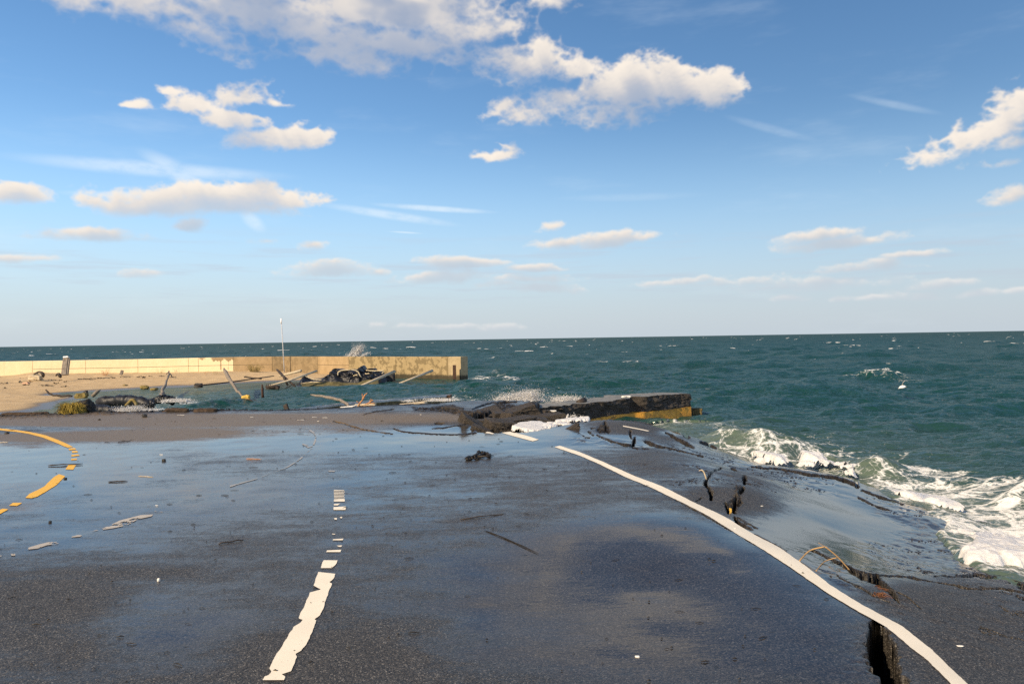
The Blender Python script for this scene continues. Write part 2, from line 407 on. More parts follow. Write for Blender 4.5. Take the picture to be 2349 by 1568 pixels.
def water():
    m, t = mat("sea_water"); p = t.pos()
    foam, turb, far = t.attr('foam'), t.attr('turb'), t.attr('far')
    deep = t.mix(t.noise(t.scale(p, (.05, .08, 1)), 1.0, 3, .5), (.0050, .036, .030), (.009, .046, .036))
    c = t.mix(turb, deep, (.085, .115, .085))
    # lacy foam: distorted cell edges at two sizes, cut by the amount of foam
    wv = t.node('ShaderNodeTexNoise'); t.l.new(p, wv.inputs['Vector']); wv.inputs['Scale'].default_value = 1.6; wv.inputs['Detail'].default_value = 4
    pw = t.vm('ADD', t.scale(p, (1, 1, .3)), t.scale(t.vm('SUBTRACT', wv.outputs['Color'], (.5, .5, .5)), (.9, .9, .2)))
    def lace(sc, w):
        v = t.node('ShaderNodeTexVoronoi', feature='DISTANCE_TO_EDGE'); t.l.new(pw, v.inputs['Vector']); v.inputs['Scale'].default_value = sc
        return t.ss(v.outputs['Distance'], 0.0, w, 1, 0)
    l1 = lace(2.1, .20); l2 = lace(7.0, .22); l3 = lace(17, .25); fn = t.noise(p, 12, 6, .72); fb = t.noise(p, 1.3, 4, .55)
    pat = t.m('ADD', t.m('MULTIPLY', l1, .26), t.m('MULTIPLY', l2, .20)); pat = t.m('ADD', pat, t.m('MULTIPLY', l3, .12)); pat = t.m('ADD', pat, t.m('MULTIPLY_ADD', fn, .5, -.25)); pat = t.m('ADD', pat, t.m('MULTIPLY_ADD', fb, .5, -.35))
    fm = t.ss(t.m('ADD', foam, pat), .60, 1.02)
    fm = t.m('MULTIPLY', fm, t.ss(foam, .02, .12))
    r1 = t.noise(t.scale(p, (1.0, 1.5, 1)), 3.2, 4, .6); r2 = t.noise(t.scale(p, (1.0, 1.6, 1)), .9, 4, .6); r3 = t.noise(t.scale(p, (1, 1.4, 1)), 11, 3, .6)
    n = t.bump(r2, .7, .26); n = t.bump(r1, .65, .09, n); n = t.bump(r3, .4, .022, n)
    dif = t.node('ShaderNodeBsdfDiffuse'); t.l.new(c, dif.inputs[0]); t.l.new(n, dif.inputs['Normal'])
    gl = t.node('ShaderNodeBsdfGlossy'); gl.inputs[0].default_value = (1, 1, 1, 1); t.l.new(n, gl.inputs['Normal'])
    t.l.new(t.m('MULTIPLY_ADD', far, .28, .06), gl.inputs['Roughness'])
    fr = t.node('ShaderNodeFresnel'); fr.inputs[0].default_value = 1.33; t.l.new(n, fr.inputs['Normal'])
    cap = t.m('MULTIPLY_ADD', far, -.08, .22)
    fac = t.m('MINIMUM', fr.outputs[0], cap)
    mx = t.node('ShaderNodeMixShader'); t.l.new(fac, mx.inputs[0]); t.l.new(dif.outputs[0], mx.inputs[1]); t.l.new(gl.outputs[0], mx.inputs[2])
    fo = t.node('ShaderNodeBsdfDiffuse'); fo.inputs[0].default_value = (.66, .665, .655, 1); fo.inputs[1].default_value = .6
    t.l.new(t.bump(fn, .8, .06), fo.inputs['Normal'])
    m2 = t.node('ShaderNodeMixShader'); t.l.new(fm, m2.inputs[0]); t.l.new(mx.outputs[0], m2.inputs[1]); t.l.new(fo.outputs[0], m2.inputs[2])
    t.l.new(m2.outputs[0], t.out.inputs[0]); t.n.remove(t.b)
    return m
def foam_mat():
    m, t = mat("thick_foam"); p = t.pos()
    f = t.noise(p, 16, 5, .65); g = t.noise(p, 70, 3, .6)
    t.l.new(t.mix(t.ss(f, .3, .7), (.52, .51, .50), (.70, .69, .67)), t.b.inputs['Base Color'])
    t.b.inputs['Roughness'].default_value = .85; t.b.inputs['Specular IOR Level'].default_value = .2
    t.b.inputs['Subsurface Weight'].default_value = .25; t.b.inputs['Subsurface Radius'].default_value = (.05, .05, .05)
    t.l.new(t.bump(t.m('MULTIPLY_ADD', g, .4, f), .7, .03), t.b.inputs['Normal'])
    return m
def paint(name, col, wear=(.03, .03, .03)):
    m, t = mat(name); p = t.pos()
    n = t.noise(p, 30, 4, .7); n2 = t.noise(p, 4, 3, .5); g = t.noise(p, 160, 2, .6)
    c = t.mix(t.ss(n2, .3, .8), tuple(x * .92 for x in col), col)
    c = t.mix(t.m('MULTIPLY', t.ss(t.m('MULTIPLY_ADD', n, .6, t.m('MULTIPLY', g, .4)), .60, .70), .5), c, wear)
    t.l.new(c, t.b.inputs['Base Color']); t.b.inputs['Roughness'].default_value = .55
    t.l.new(t.bump(g, .3, .003), t.b.inputs['Normal'])
    return m
def sand_mat():
    m, t = mat("beach_sand"); p = t.pos(); wet = t.attr('wet')
    n = t.noise(p, 1.2, 5, .6); g = t.noise(p, 14, 4, .7)
    dry = t.mix(t.ss(n, .3, .7), (.45, .31, .155), (.56, .40, .21))
    dry = t.mix(t.ss(g, .58, .75), dry, (.34, .23, .12))
    c = t.mix(wet, dry, (.10, .078, .055)); t.l.new(c, t.b.inputs['Base Color'])
    t.l.new(t.ss(wet, .4, 1, .9, .35), t.b.inputs['Roughness'])
    t.l.new(t.bump(t.m('MULTIPLY_ADD', g, .3, n), t.m('MULTIPLY_ADD', wet, -.5, .6), .12), t.b.inputs['Normal'])
    return m
M_ROAD, M_BROKEN, M_SEA, M_FOAM, M_SAND = asphalt(), broken_asphalt(), water(), foam_mat(), sand_mat()
M_WHITE = paint("white_road_paint", (.90, .80, .62)); M_WORN = paint("worn_white_paint", (.46, .41, .34)); M_FADED = paint("faded_paint", (.34, .34, .33))
M_YELLOW = paint("yellow_road_paint", (.84, .46, .03))

# ------------------------------------------------------------------ the sunken road
SEA = -0.8
class TPS:
    def __init__(s, xy, z, reg=1e-4):
        s.xy = np.array(xy); n = len(z); d = np.hypot(*(s.xy[:, None] - s.xy[None]).transpose(2, 0, 1))
        K = s.k(d) + np.eye(n) * reg; Pm = np.c_[np.ones(n), s.xy]
        A = np.block([[K, Pm], [Pm.T, np.zeros((3, 3))]]); s.c = np.linalg.solve(A, np.r_[np.array(z), np.zeros(3)])
    @staticmethod
    def k(d): return np.where(d > 0, d * d * np.log(np.maximum(d, 1e-9)), 0)
    def __call__(s, x, y):
        sh = x.shape; x = x.ravel(); y = y.ravel(); o = np.empty(x.size)
        for i in range(0, x.size, 100000):
            q = slice(i, i + 100000)
            d = np.hypot(x[q, None] - s.xy[None, :, 0], y[q, None] - s.xy[None, :, 1])
            o[q] = s.k(d) @ s.c[:-3] + s.c[-3] + s.c[-2] * x[q] + s.c[-1] * y[q]
        return o.reshape(sh)
CTRL = [ # px, py, z
 (0, 960, 0), (300, 950, 0), (600, 945, -.01), (900, 932, 0), (1060, 922, -.03), (1200, 920, -.06), (1310, 926, -.1),
 (-300, 1100, 0), (200, 1050, 0), (500, 1000, 0), (700, 1050, 0), (900, 990, 0), (1000, 960, .03), (1050, 992, -.03), (1000, 1010, 0), (1200, 1020, 0),
 (-300, 1300, 0), (300, 1250, 0), (700, 1200, 0), (1000, 1100, 0), (-400, 1568, 0), (200, 1500, 0), (700, 1450, 0), (1100, 1300, 0), (1200, 1540, 0), (1500, 1350, -.01), (1600, 1500, 0),
 (1270, 1024, 0), (1400, 1056, 0), (1500, 1095, 0), (1600, 1142, 0), (1700, 1197, 0), (1800, 1265, 0), (1900, 1335, 0), (2000, 1405, 0), (2100, 1490, 0), (2195, 1568, 0),
 (1200, 988, -.01), (1300, 974, .03), (1390, 964, .06), (1440, 967, .05), (1480, 975, 0), (1400, 1010, .0), (1500, 1040, -.03), (1540, 988, -.2), (1600, 1005, -.42), (1655, 1032, -.6),
 (1580, 1050, -.06), (1650, 1070, -.2), (1720, 1060, -.55), (1850, 1078, -.62), (1960, 1100, -.64), (2020, 1130, -.64), (2150, 1195, -.62), (2240, 1270, -.56), (2345, 1335, -.52),
 (1640, 1120, .0), (1720, 1130, -.06), (1760, 1100, -.25), (1850, 1120, -.42), (1800, 1180, -.17), (1740, 1215, -.03), (1950, 1160, -.5), (1900, 1210, -.33), (2040, 1190, -.56), (2000, 1250, -.40), (2120, 1250, -.53), (2080, 1300, -.36), (2180, 1310, -.44), (1850, 1255, -.10),
 (1830, 1275, -.02), (1950, 1310, -.08), (2060, 1325, -.2), (2200, 1345, -.26), (2349, 1360, -.3), (1980, 1360, -.03), (2150, 1400, -.1), (2300, 1430, -.17), (2100, 1440, -.02), (2250, 1520, -.06), (2349, 1568, -.08),
]
_xy = [at(a, b, z)[:2] for a, b, z in CTRL]; _z = [c[2] for c in CTRL]
for q in ((-14, 10, 0), (-20, 17, 0), (-10, 4, 0), (-4, 1.5, 0), (0, 1, 0), (2, 1, 0), (4.2, 2.2, -.35), (6, 4, -1.0), (6.5, 7, -1.2), (7, 9, -1.25), (7, 12, -1.3), (6.5, 15, -1.35), (5.5, 17.5, -1.3), (9, 12, -1.6), (9, 5, -1.6), (3.5, 17.5, -1.1), (2.5, 16.5, -.7)):
    _xy.append(np.array(q[:2], float)); _z.append(q[2])
_tps = TPS(_xy, _z, 2e-3)
def zroad(x, y):
    return np.maximum(_tps(x, y), -1.7) + .014 * (fbm(x * .55, y * .55, 0, 3) - .5) + .006 * (fbm(x * 2.3, y * 2.3, 2, 2) - .5)
def on_road(px, py):
    """a point of the road surface under a measured picture point"""
    z = 0.0
    for _ in range(12):
        p = at(px, py, z); z = .5 * z + .5 * float(zroad(np.array([p[0]]), np.array([p[1]]))[0])
    return at(px, py, z)
def off(o, k, pts): return [(o[0] + k * x, o[1] + k * y) for x, y in pts]
ROAD_OUT = [(-1500, 975), (-300, 960), (0, 956), (150, 952), (270, 947), (420, 943), (560, 940), (650, 940), (760, 936), (850, 930), (930, 927), (1000, 925), (1060, 919), (1120, 917), (1190, 918), (1236, 921), (1240, 928), (1215, 938), (1190, 945), (1120, 945), (1065, 953), (1075, 972), (1095, 989), (1115, 992), (1180, 991), (1225, 988), (1262, 981), (1300, 972), (1350, 965), (1395, 961), (1440, 963), (1482, 967), (1530, 976), (1600, 990), (1700, 1000), (2000, 1010), (2600, 1000), (4500, 1100), (4500, 4000), (-4000, 4000)]
o3, k3 = (1560, 1037), .1563; o6, k6 = (1560, 1009), .3564; o4, k4 = (1376, 826), .4141; o8, k8 = (1266, 863), .2031; o9, k9 = (918, 881), .1563; o7, k7 = (550.5, 1082.8), .3516; o5, k5 = (0, 945), .3516
CRACKS = [ # polyline, width (picture measure), depth m, ragged
 (off(o6, k6, [(1275, 1168), (1262, 1210), (1275, 1260), (1270, 1320), (1285, 1380), (1325, 1450), (1345, 1520), (1380, 1590), (1420, 1700)]), [22, 30, 42, 52, 60, 48, 40, 52, 40], 1.3, .35),
 (off(o3, k3, [(600, 235), (500, 270), (410, 360), (372, 420), (372, 480)]), [2.5, 3.5, 5, 7, 8], .25, .5),
 (off(o3, k3, [(372, 480), (425, 530), (455, 590), (455, 690)]), [5, 6, 8, 4], .3, .5),
 (off(o3, k3, [(945, 375), (945, 455)]), [9, 6], .3, .5), (off(o3, k3, [(925, 520), (870, 605)]), [7, 8], .25, .6),
 (off(o3, k3, [(830, 660), (800, 740), (790, 820), (800, 890)]), [4, 6, 7, 7], .25, .7), (off(o3, k3, [(660, 745), (690, 800), (710, 880)]), [3, 6, 5], .2, .6), (off(o3, k3, [(850, 680), (905, 745)]), [3, 3], .15, .6),
 (off(o3, k3, [(800, 950), (850, 1040), (950, 1090), (1050, 1135)]), [4, 8, 6, 3], .2, .5), (off(o3, k3, [(840, 955), (920, 1005), (1000, 1060), (1150, 1130)]), [2, 3, 3, 1.5], .12, .5),
 (off(o3, k3, [(750, 235), (800, 265), (860, 275)]), [3, 5, 2], .15, .5), (off(o3, k3, [(240, 710), (285, 690), (315, 665)]), [2, 3, 2], .1, .5),
 (off(o3, k3, [(1090, 1205), (1250, 1290), (1400, 1375), (1540, 1465)]), [2, 4, 5, 4], .10, .3),
 (off(o3, k3, [(-60, 705), (100, 790), (330, 905), (480, 990), (640, 1085), (750, 1150)]), [1.5, 2.2, 3.2, 4, 4, 2], .07, .35), (off(o3, k3, [(800, 1170), (1000, 1290), (1280, 1450)]), [2.2, 2.6, 2.0], .05, .35),  # groove carved and darkened along the edge line, standing in for its shadow
 (off(o6, k6, [(850, 708), (950, 758), (1050, 805), (1130, 850), (1200, 875), (1250, 895), (1310, 940), (1365, 985), (1412, 1052)]), [4, 5, 8, 9, 16, 20, 12, 9, 3], .25, .5),
 (off(o6, k6, [(1210, 868), (1350, 872), (1500, 890), (1700, 920), (1900, 955), (2060, 955), (2214, 985), (2500, 1010)]), [4, 4, 4, 5, 5, 3, 6, 6], .10, .5),
 (off(o6, k6, [(1010, 870), (1040, 900), (1100, 930), (1200, 980), (1290, 1030), (1350, 1045)]), [2, 3, 3, 3, 2, 1.5], .08, .5), (off(o6, k6, [(1400, 985), (1470, 1020), (1550, 1085)]), [1.5, 3, 1.5], .06, .5),
 (off(o6, k6, [(1640, 878), (1760, 880), (1900, 868), (2000, 885), (2090, 890), (2140, 915), (2214, 950), (2400, 1000)]), [2, 4, 5, 7, 6, 8, 16, 20], .14, .55),
 (off(o4, k4, [(840, 592), (920, 598), (1000, 603), (1150, 632), (1300, 652), (1380, 672), (1425, 692)]), [3, 3, 3.5, 5, 7, 8, 6], .12, .5), (off(o4, k4, [(1420, 660), (1425, 700)]), [6, 7], .15, .4), (off(o4, k4, [(1150, 582), (1220, 588), (1300, 622), (1400, 642)]), [2, 3, 3, 2], .08, .5),
 (off(o4, k4, [(1450, 720), (1560, 760), (1680, 800)]), [3, 4, 2], .08, .5), (off(o4, k4, [(1430, 760), (1540, 815), (1600, 830)]), [2, 3, 2], .06, .5),
 (off(o8, k8, [(1055, 735), (1100, 750), (1180, 785), (1300, 805), (1450, 845), (1600, 880), (1705, 908)]), [5.0, 6.5, 4.3, 3.6, 2.9, 2.2, 1.4], .16, .45), (off(o8, k8, [(1290, 640), (1360, 675), (1430, 715), (1520, 765), (1600, 805)]), [2.9, 5.8, 6.5, 6.5, 3.6], .18, .45), (off(o8, k8, [(1480, 640), (1510, 665), (1545, 690)]), [5.8, 7.9, 5.0], .15, .5),
 (off(o8, k8, [(1680, 745), (1760, 765), (1850, 812)]), [5.8, 8.6, 3.6], .2, .5), (off(o8, k8, [(600, 515), (612, 550), (605, 600)]), [2.2, 2.9, 2.2], .1, .7), (off(o8, k8, [(410, 625), (440, 645), (470, 665)]), [1.4, 2.2, 1.4], .08, .7), (off(o8, k8, [(450, 590), (490, 585)]), [1.4, 1.4], .06, .7), (off(o8, k8, [(885, 610), (880, 650), (895, 690)]), [2.2, 2.9, 2.2], .1, .7),
 (off(o8, k8, [(510, 665), (600, 705), (700, 742), (800, 768), (905, 788)]), [2.2, 2.9, 3.6, 5.0, 6.5], .14, .4), (off(o8, k8, [(905, 785), (925, 740), (938, 690)]), [5.8, 6.5, 2.9], .16, .4), (off(o8, k8, [(300, 640), (380, 690), (430, 700)]), [0.9, 1.1, 0.9], .04, .6), (off(o8, k8, [(690, 745), (900, 815), (1100, 830)]), [1.1, 1.2, 0.9], .04, .6),
 (off(o9, k9, [(470, 652), (650, 640), (780, 615), (900, 600), (1010, 568)]), [1.5, 2, 2, 2.2, 2], .07, .5), (off(o9, k9, [(-100, 650), (0, 690), (200, 716), (500, 736), (800, 742), (1000, 728), (1100, 715)]), [1.2, 2, 2.2, 2, 2, 2, 2], .06, .4),
 (off(o9, k9, [(520, 575), (580, 580), (640, 570)]), [3, 4, 3], .05, .7), (off(o9, k9, [(1070, 365), (1130, 340), (1280, 290), (1370, 265)]), [2, 3, 3, 2], .1, .5), (off(o9, k9, [(1370, 262), (1430, 290), (1480, 360)]), [2, 3, 3], .1, .5), (off(o9, k9, [(1440, 270), (1550, 262), (1700, 265)]), [3, 4, 3], .1, .5),
 ([(765, 966), (790, 972), (830, 985), (900, 996)], [1.5, 2, 2, 1.5], .05, .7), ([(835, 951), (860, 944), (880, 942), (905, 938)], [1.5, 2, 2, 1], .05, .6),
]
ROUGH = [off(o3, k3, [(800, 480), (930, 470), (950, 560), (900, 640), (920, 760), (880, 800), (830, 900), (700, 890), (640, 750), (740, 690), (790, 600)]),
         off(o9, k9, [(150, 320), (400, 330), (640, 290), (800, 290), (890, 380), (1180, 360), (1480, 250), (1700, 300), (2000, 240), (2349, 300), (2349, 620), (1900, 480), (1450, 640), (1500, 720), (1100, 700), (1000, 580), (900, 470), (600, 420), (200, 400)]),
         off(o8, k8, [(480, 590), (600, 500), (680, 600), (660, 660), (520, 650)])]
WETB = [ # wet and dry patches: px, py, rx, ry, amount
 (1000, 1012, 420, 24, .65), (60, 1085, 200, 36, .75), (40, 1045, 220, 22, .7), (330, 1022, 300, 40, .15), (600, 1010, 150, 26, .4), (300, 1150, 420, 60, .20), (700, 1110, 500, 60, .20), (1080, 984, 110, 7, .9), (1000, 1000, 160, 10, .4),
 (1520, 1330, 330, 110, 1.0), (1250, 1400, 140, 40, .4), (1650, 1440, 260, 120, .55), (1300, 1420, 300, 120, .35), (330, 1440, 240, 70, .35), (420, 1520, 160, 40, .2), (100, 1230, 260, 40, .3), (1380, 1010, 200, 40, .45), (1580, 1245, 200, 50, .45), (1560, 1080, 160, 26, .3), (1640, 1110, 90, 16, .35), (1430, 985, 95, 22, -.7), (1530, 1003, 60, 14, -.4),
 (1950, 1215, 230, 65, .75), (2060, 1280, 180, 45, .7), (1900, 1115, 150, 26, .4), (1760, 1062, 160, 14, .45), (1650, 1030, 110, 14, .3), (1690, 1140, 90, 55, -.45), (1780, 1185, 60, 40, -.2), (1460, 1030, 150, 22, -.35), (1560, 1075, 120, 20, -.25), (1480, 985, 60, 16, -.3), (1560, 992, 70, 8, .6), (1430, 1003, 40, 5, .9), (1475, 1020, 26, 5, .8), (1880, 1230, 60, 18, .4), (2050, 1150, 160, 60, .4),
 (100, 1390, 200, 70, -.55), (700, 1520, 260, 70, -.55), (150, 1500, 250, 70, -.25), (330, 1310, 160, 20, -.2), (2230, 1480, 220, 110, -.45), (2100, 1360, 160, 40, -.35), (1650, 1150, 110, 50, -.25), (1250, 1130, 200, 60, -.15), (900, 1430, 200, 60, -.15), (1040, 965, 150, 18, -.3), (900, 960, 200, 12, -.2), (1480, 1060, 140, 30, -.25), (1200, 1600, 200, 60, -.1),
]
SANDB = [(60, 964, 300, 11, 1.2), (300, 966, 320, 12, 1.0), (200, 1001, 260, 13, 1.0), (420, 992, 180, 12, .7), (60, 1022, 90, 8, .4), (350, 1035, 380, 34, .26), (250, 1100, 380, 45, .2), (760, 1000, 160, 12, .2), (700, 985, 300, 12, .25), (560, 968, 160, 8, .45), (150, 1150, 160, 12, .25), (30, 1165, 90, 16, .45), (700, 958, 240, 12, .65), (880, 960, 160, 16, .6), (1060, 955, 100, 14, .5), (420, 955, 300, 8, .6), (820, 985, 120, 10, .3), (30, 1005, 120, 8, .5)]
def blobs(L, px, py, v0):
    v = np.full(px.shape, v0)
    for (x, y, rx, ry, a) in L: v = v + a * np.exp(-(((px - x) / rx) ** 2 + ((py - y) / ry) ** 2))
    return v
def blobmax(L, px, py):
    v = np.zeros(px.shape)
    for (x, y, rx, ry, a) in L: v = np.maximum(v, a * np.exp(-(((px - x) / rx) ** 2 + ((py - y) / ry) ** 2)))
    return v

EL_U = [(1284, 1022), (1330, 1037), (1376, 1056), (1459, 1093), (1560, 1136), (1660, 1184), (1788, 1256), (1831, 1286), (1902, 1340), (1977, 1387), (2070, 1437), (2137, 1490), (2219, 1568), (2300, 1650)]
def build_road():
    ys = [2.2]
    while ys[-1] < 21.5:
        d = ys[-1]; ys.append(d + min(max(d * d / 1184 * .55, .008), .045))
    ys = np.array(ys); us = np.linspace(-.98, .98, 1500)
    U, Y = np.meshgrid(us, ys); X = U * Y
    Z = zroad(X, Y)
    px, py = proj(X, Y, Z)
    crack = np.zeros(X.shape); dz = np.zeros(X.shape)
    jag = fbm(X * 9, Y * 9, 1, 4, .6) - .5; jag2 = fbm(X * 26, Y * 26, 3, 3, .6) - .5
    for pts, wd, dep, rag in CRACKS:
        a = np.array(pts); m = max(wd) * 2 + 6
        w = (px > a[:, 0].min() - m) & (px < a[:, 0].max() + m) & (py > a[:, 1].min() - m) & (py < a[:, 1].max() + m)
        if not w.any(): continue
        d, t = seg_dist(px[w], py[w], pts); ww = np.interp(t, range(len(wd)), wd)
        e = d + (jag[w] * 1.5 + jag2[w] * 1.3) * rag * np.maximum(ww, 3) 
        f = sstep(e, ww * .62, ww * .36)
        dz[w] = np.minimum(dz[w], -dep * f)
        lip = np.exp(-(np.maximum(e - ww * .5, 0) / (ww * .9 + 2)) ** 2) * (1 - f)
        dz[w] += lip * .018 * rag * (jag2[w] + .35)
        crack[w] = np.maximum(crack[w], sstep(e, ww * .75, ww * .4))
    for pl in ROUGH:
        a = np.array(pl); w = (px > a[:, 0].min()) & (px < a[:, 0].max()) & (py > a[:, 1].min()) & (py < a[:, 1].max())
        i = np.zeros(X.shape, bool); i[w] = inside(px[w], py[w], pl)
        d, _ = seg_dist(px[w], py[w], pl + [pl[0]]); e = np.zeros(X.shape); e[w] = np.where(i[w], np.minimum(d / 6, 1), 0)
        n = fbm(X * 11, Y * 11, 2, 5, .62)
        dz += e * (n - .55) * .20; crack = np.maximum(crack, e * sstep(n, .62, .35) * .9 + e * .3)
    # a network of finer cracks over the sunken shoulder
    eu = np.interp(py, [q[1] for q in EL_U], [q[0] for q in EL_U]); sh = sstep(px - eu, 8, 40) * sstep(py, 975, 1000)
    rd = np.abs(fbm(X * 1.9 + .3 * jag, Y * 1.9 + .3 * jag2, 2, 5, .58) - .5); pt = fbm(X * .8, Y * .8, 5, 3)
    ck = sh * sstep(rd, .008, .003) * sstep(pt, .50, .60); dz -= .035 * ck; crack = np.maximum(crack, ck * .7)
    dz += sh * (fbm(X * 5, Y * 5, 1, 4, .6) - .5) * .035 * sstep(pt, .40, .62)
    # ragged far edge: drops to the sea bed
    ins = inside(px, py, ROAD_OUT); d, _ = seg_dist(px, py, ROAD_OUT + [ROAD_OUT[0]])
    sd = np.where(ins, d, -d) + jag * 5 + jag2 * 2
    drop = sstep(sd, .4, -.8)
    near = np.exp(-(np.maximum(sd, 0) / 3.0) ** 2) * (py < 1000) 
    dz += near * ((.01 + .045 * sstep(px, 700, 450)) * jag2 + .012 + .075 * sstep(px, 640, 420) * fbm(X * 1.7, Y * 1.7, 4, 3))* (px < 1010)
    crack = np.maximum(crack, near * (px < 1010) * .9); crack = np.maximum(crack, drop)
    Z = (Z + dz) * (1 - drop) + drop * -1.7
    wet = blobs(WETB, px, py, .46); sand = blobs(SANDB, px, py, 0.0)
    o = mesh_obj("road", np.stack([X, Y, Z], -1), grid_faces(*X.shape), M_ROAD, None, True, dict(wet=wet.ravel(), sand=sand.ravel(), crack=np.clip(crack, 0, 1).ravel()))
    tag(o, "wet black asphalt road sinking in cracks towards the sea", None, None, 'structure')
    return o
road = build_road()

# painted markings, thin sheets draped on the road
def ribbon(name, left, right, m, n=None, cols=5, ragged=0.0, keep=None, lift=.004, byy=False, parent=road):
    if byy:       # both borders sampled at the same heights
        l_, r_ = np.array(left, float), np.array(right, float); y0, y1 = max(l_[0, 1], r_[0, 1]) * 0 + (l_[0, 1] + r_[0, 1]) / 2, (l_[-1, 1] + r_[-1, 1]) / 2
        yy = np.linspace(y0, y1, max(3, int(abs(y1 - y0) / 1.2)))
        left = [(np.interp(y, l_[:, 1], l_[:, 0]), y + (l_[0, 1] - y0) * max(0, 1 - (y - y0) / 3)) for y in yy]; right = [(np.interp(y, r_[:, 1], r_[:, 0]), y + (r_[0, 1] - y0) * max(0, 1 - (y - y0) / 3)) for y in yy]
    L = np.array([on_road(*p) for p in left]); R = np.array([on_road(*p) for p in right])
    def res(A, n):
        s = np.r_[0, np.cumsum(np.hypot(*np.diff(A[:, :2], axis=0).T))]; q = np.linspace(0, s[-1], n)
        return np.stack([np.interp(q, s, A[:, i]) for i in range(2)], -1)
    ln = np.hypot(*np.diff(L[:, :2], axis=0).T).sum()
    n = n or int(max(4, min(900, ln / .012)))
    if byy: n = len(L); A, B = L[:, :2].copy(), R[:, :2].copy()
    else: A, B = res(L, n), res(R, n)
    w = np.hypot(*(A - B).T)[:, None]
    s = np.arange(n) * ln / n
    ra = ragged * (fbm(A[:, 0] * 14, A[:, 1] * 14, 1, 4, .65) - .5)[:, None]; rb = ragged * (fbm(B[:, 0] * 14 + 7, B[:, 1] * 14, 2, 4, .65) - .5)[:, None]
    dirv = (B - A) / np.maximum(w, 1e-6); A = A + dirv * ra * .1; B = B - dirv * rb * .1
    t = np.linspace(0, 1, cols)[None, :, None]; G = A[:, None] * (1 - t) + B[:, None] * t
    x, y = G[..., 0], G[..., 1]; z = zroad(x, y) + lift
    f = grid_faces(n, cols)
    if keep is not None:
        fx = x.ravel()[f].mean(1); fy = y.ravel()[f].mean(1); k = keep(fx, fy, (np.arange(n - 1)[:, None] + .5 + 0 * np.arange(cols - 1)).ravel() / (n - 1)); f = f[k]
    a, b, c = [np.stack([x, y, z], -1).reshape(-1, 3)[f[:, i]] for i in (0, 1, 2)]
    if len(f) and np.cross(b - a, c - a)[:, 2].mean() < 0: f = f[:, ::-1]
    return mesh_obj(name, np.stack([x, y, z], -1), np.ascontiguousarray(f), m, parent)
def joinp(name, objs):
    """one mesh from several draped pieces of the same line"""
    V, Fc, b = [], [], 0
    for o in objs:
        me = o.data; v = np.empty(len(me.vertices) * 3, np.float32); me.vertices.foreach_get('co', v); V.append(v.reshape(-1, 3))
        Fc += [tuple(i + b for i in p.vertices) for p in me.polygons]; b += len(me.vertices)
    m = objs[0].data.materials[0]; par = objs[0].parent
    for o in objs: bpy.data.objects.remove(o)
    return mesh_obj(name, np.concatenate(V), Fc, m, par)
# edge line: measured upper and lower border
EL_L = [(1272, 1025), (1330, 1045), (1376, 1065), (1459, 1104), (1560, 1150), (1678, 1217), (1809, 1299), (1902, 1363), (1966, 1401), (2034, 1439), (2087, 1483), (2130, 1517), (2180, 1568), (2255, 1650)]
e1 = ribbon("edge_line", EL_U, EL_L, M_WHITE, 900, 9, .12)
e2 = ribbon("edge_line", [(1170, 990), (1200, 997), (1236, 1008)], [(1151, 992), (1180, 1001), (1222, 1012)], M_WHITE, 60, 5, .1)
e3 = ribbon("edge_line", [(1117, 990), (1124, 991), (1134, 994)], [(1113, 993), (1122, 994), (1130, 995.5)], M_WHITE, 20, 4, .1)
e4 = ribbon("edge_line", [(1429, 976), (1450, 980), (1490, 988)], [(1429, 978), (1450, 982), (1485, 989)], M_WHITE, 30, 4, .1)
joinp("edge_line", [e1, e2, e3, e4])
P7 = lambda L: off(o7, k7, L)
main_l = [(515, 652), (498, 690), (480, 740), (500, 752), (526, 766), (492, 776), (456, 786), (438, 830), (415, 890), (398, 915), (380, 955), (411, 964), (395, 985), (352, 1010), (340, 1030), (322, 1050), (290, 1110), (240, 1190), (190, 1280), (206, 1300), (190, 1325), (160, 1335), (150, 1358)]
main_r = [(622, 664), (614, 690), (600, 708), (582, 718), (604, 728), (596, 748), (586, 764), (575, 800), (555, 850), (545, 890), (520, 935), (484, 962), (497, 966), (486, 1000), (470, 1040), (455, 1080), (430, 1130), (400, 1165), (360, 1188), (372, 1205), (355, 1250), (330, 1300), (272, 1320), (296, 1336), (285, 1358)]
pieces = [(main_l, main_r, .10), ([(545, 575), (535, 600), (527, 628)], [(637, 576), (632, 596), (600, 625)], .10), ([(566, 511), (559, 527)], [(662, 507), (654, 517)], .08), ([(630, 480), (650, 489)], [(668, 478), (660, 487)], .05), ([(608, 438), (604, 447)], [(676, 434), (670, 443)], .05), ([(598, 402), (604, 406)], [(622, 403), (620, 408)], .03),
          ([(610, 228), (612, 249)], [(693, 224), (688, 245)], .10), ([(612, 208), (613, 220)], [(660, 205), (640, 214)], .1), ([(610, 182), (614, 194)], [(686, 176), (682, 190)], .16)] + [([(613, 116 + i * 9.5), (613, 120 + i * 9.5)], [(680 + 4 * (i % 2), 118 + i * 9.5), (678 + 5 * (i % 2), 122 + i * 9.5)], .10) for i in range(7)] + [([(612, 300), (620, 312)], [(634, 300), (632, 308)], .03), ([(652, 293), (656, 303)], [(668, 292), (666, 299)], .02)]
joinp("lane_line", [ribbon("lane_line", P7(l), P7(r), M_WHITE, None, 7, rg, byy=True) for l, r, rg in pieces])
P5 = lambda L: off(o5, k5, L)
def worn(th, k=10):
    return lambda x, y, s: fbm(x * k, y * k, 3, 4, .6) > th
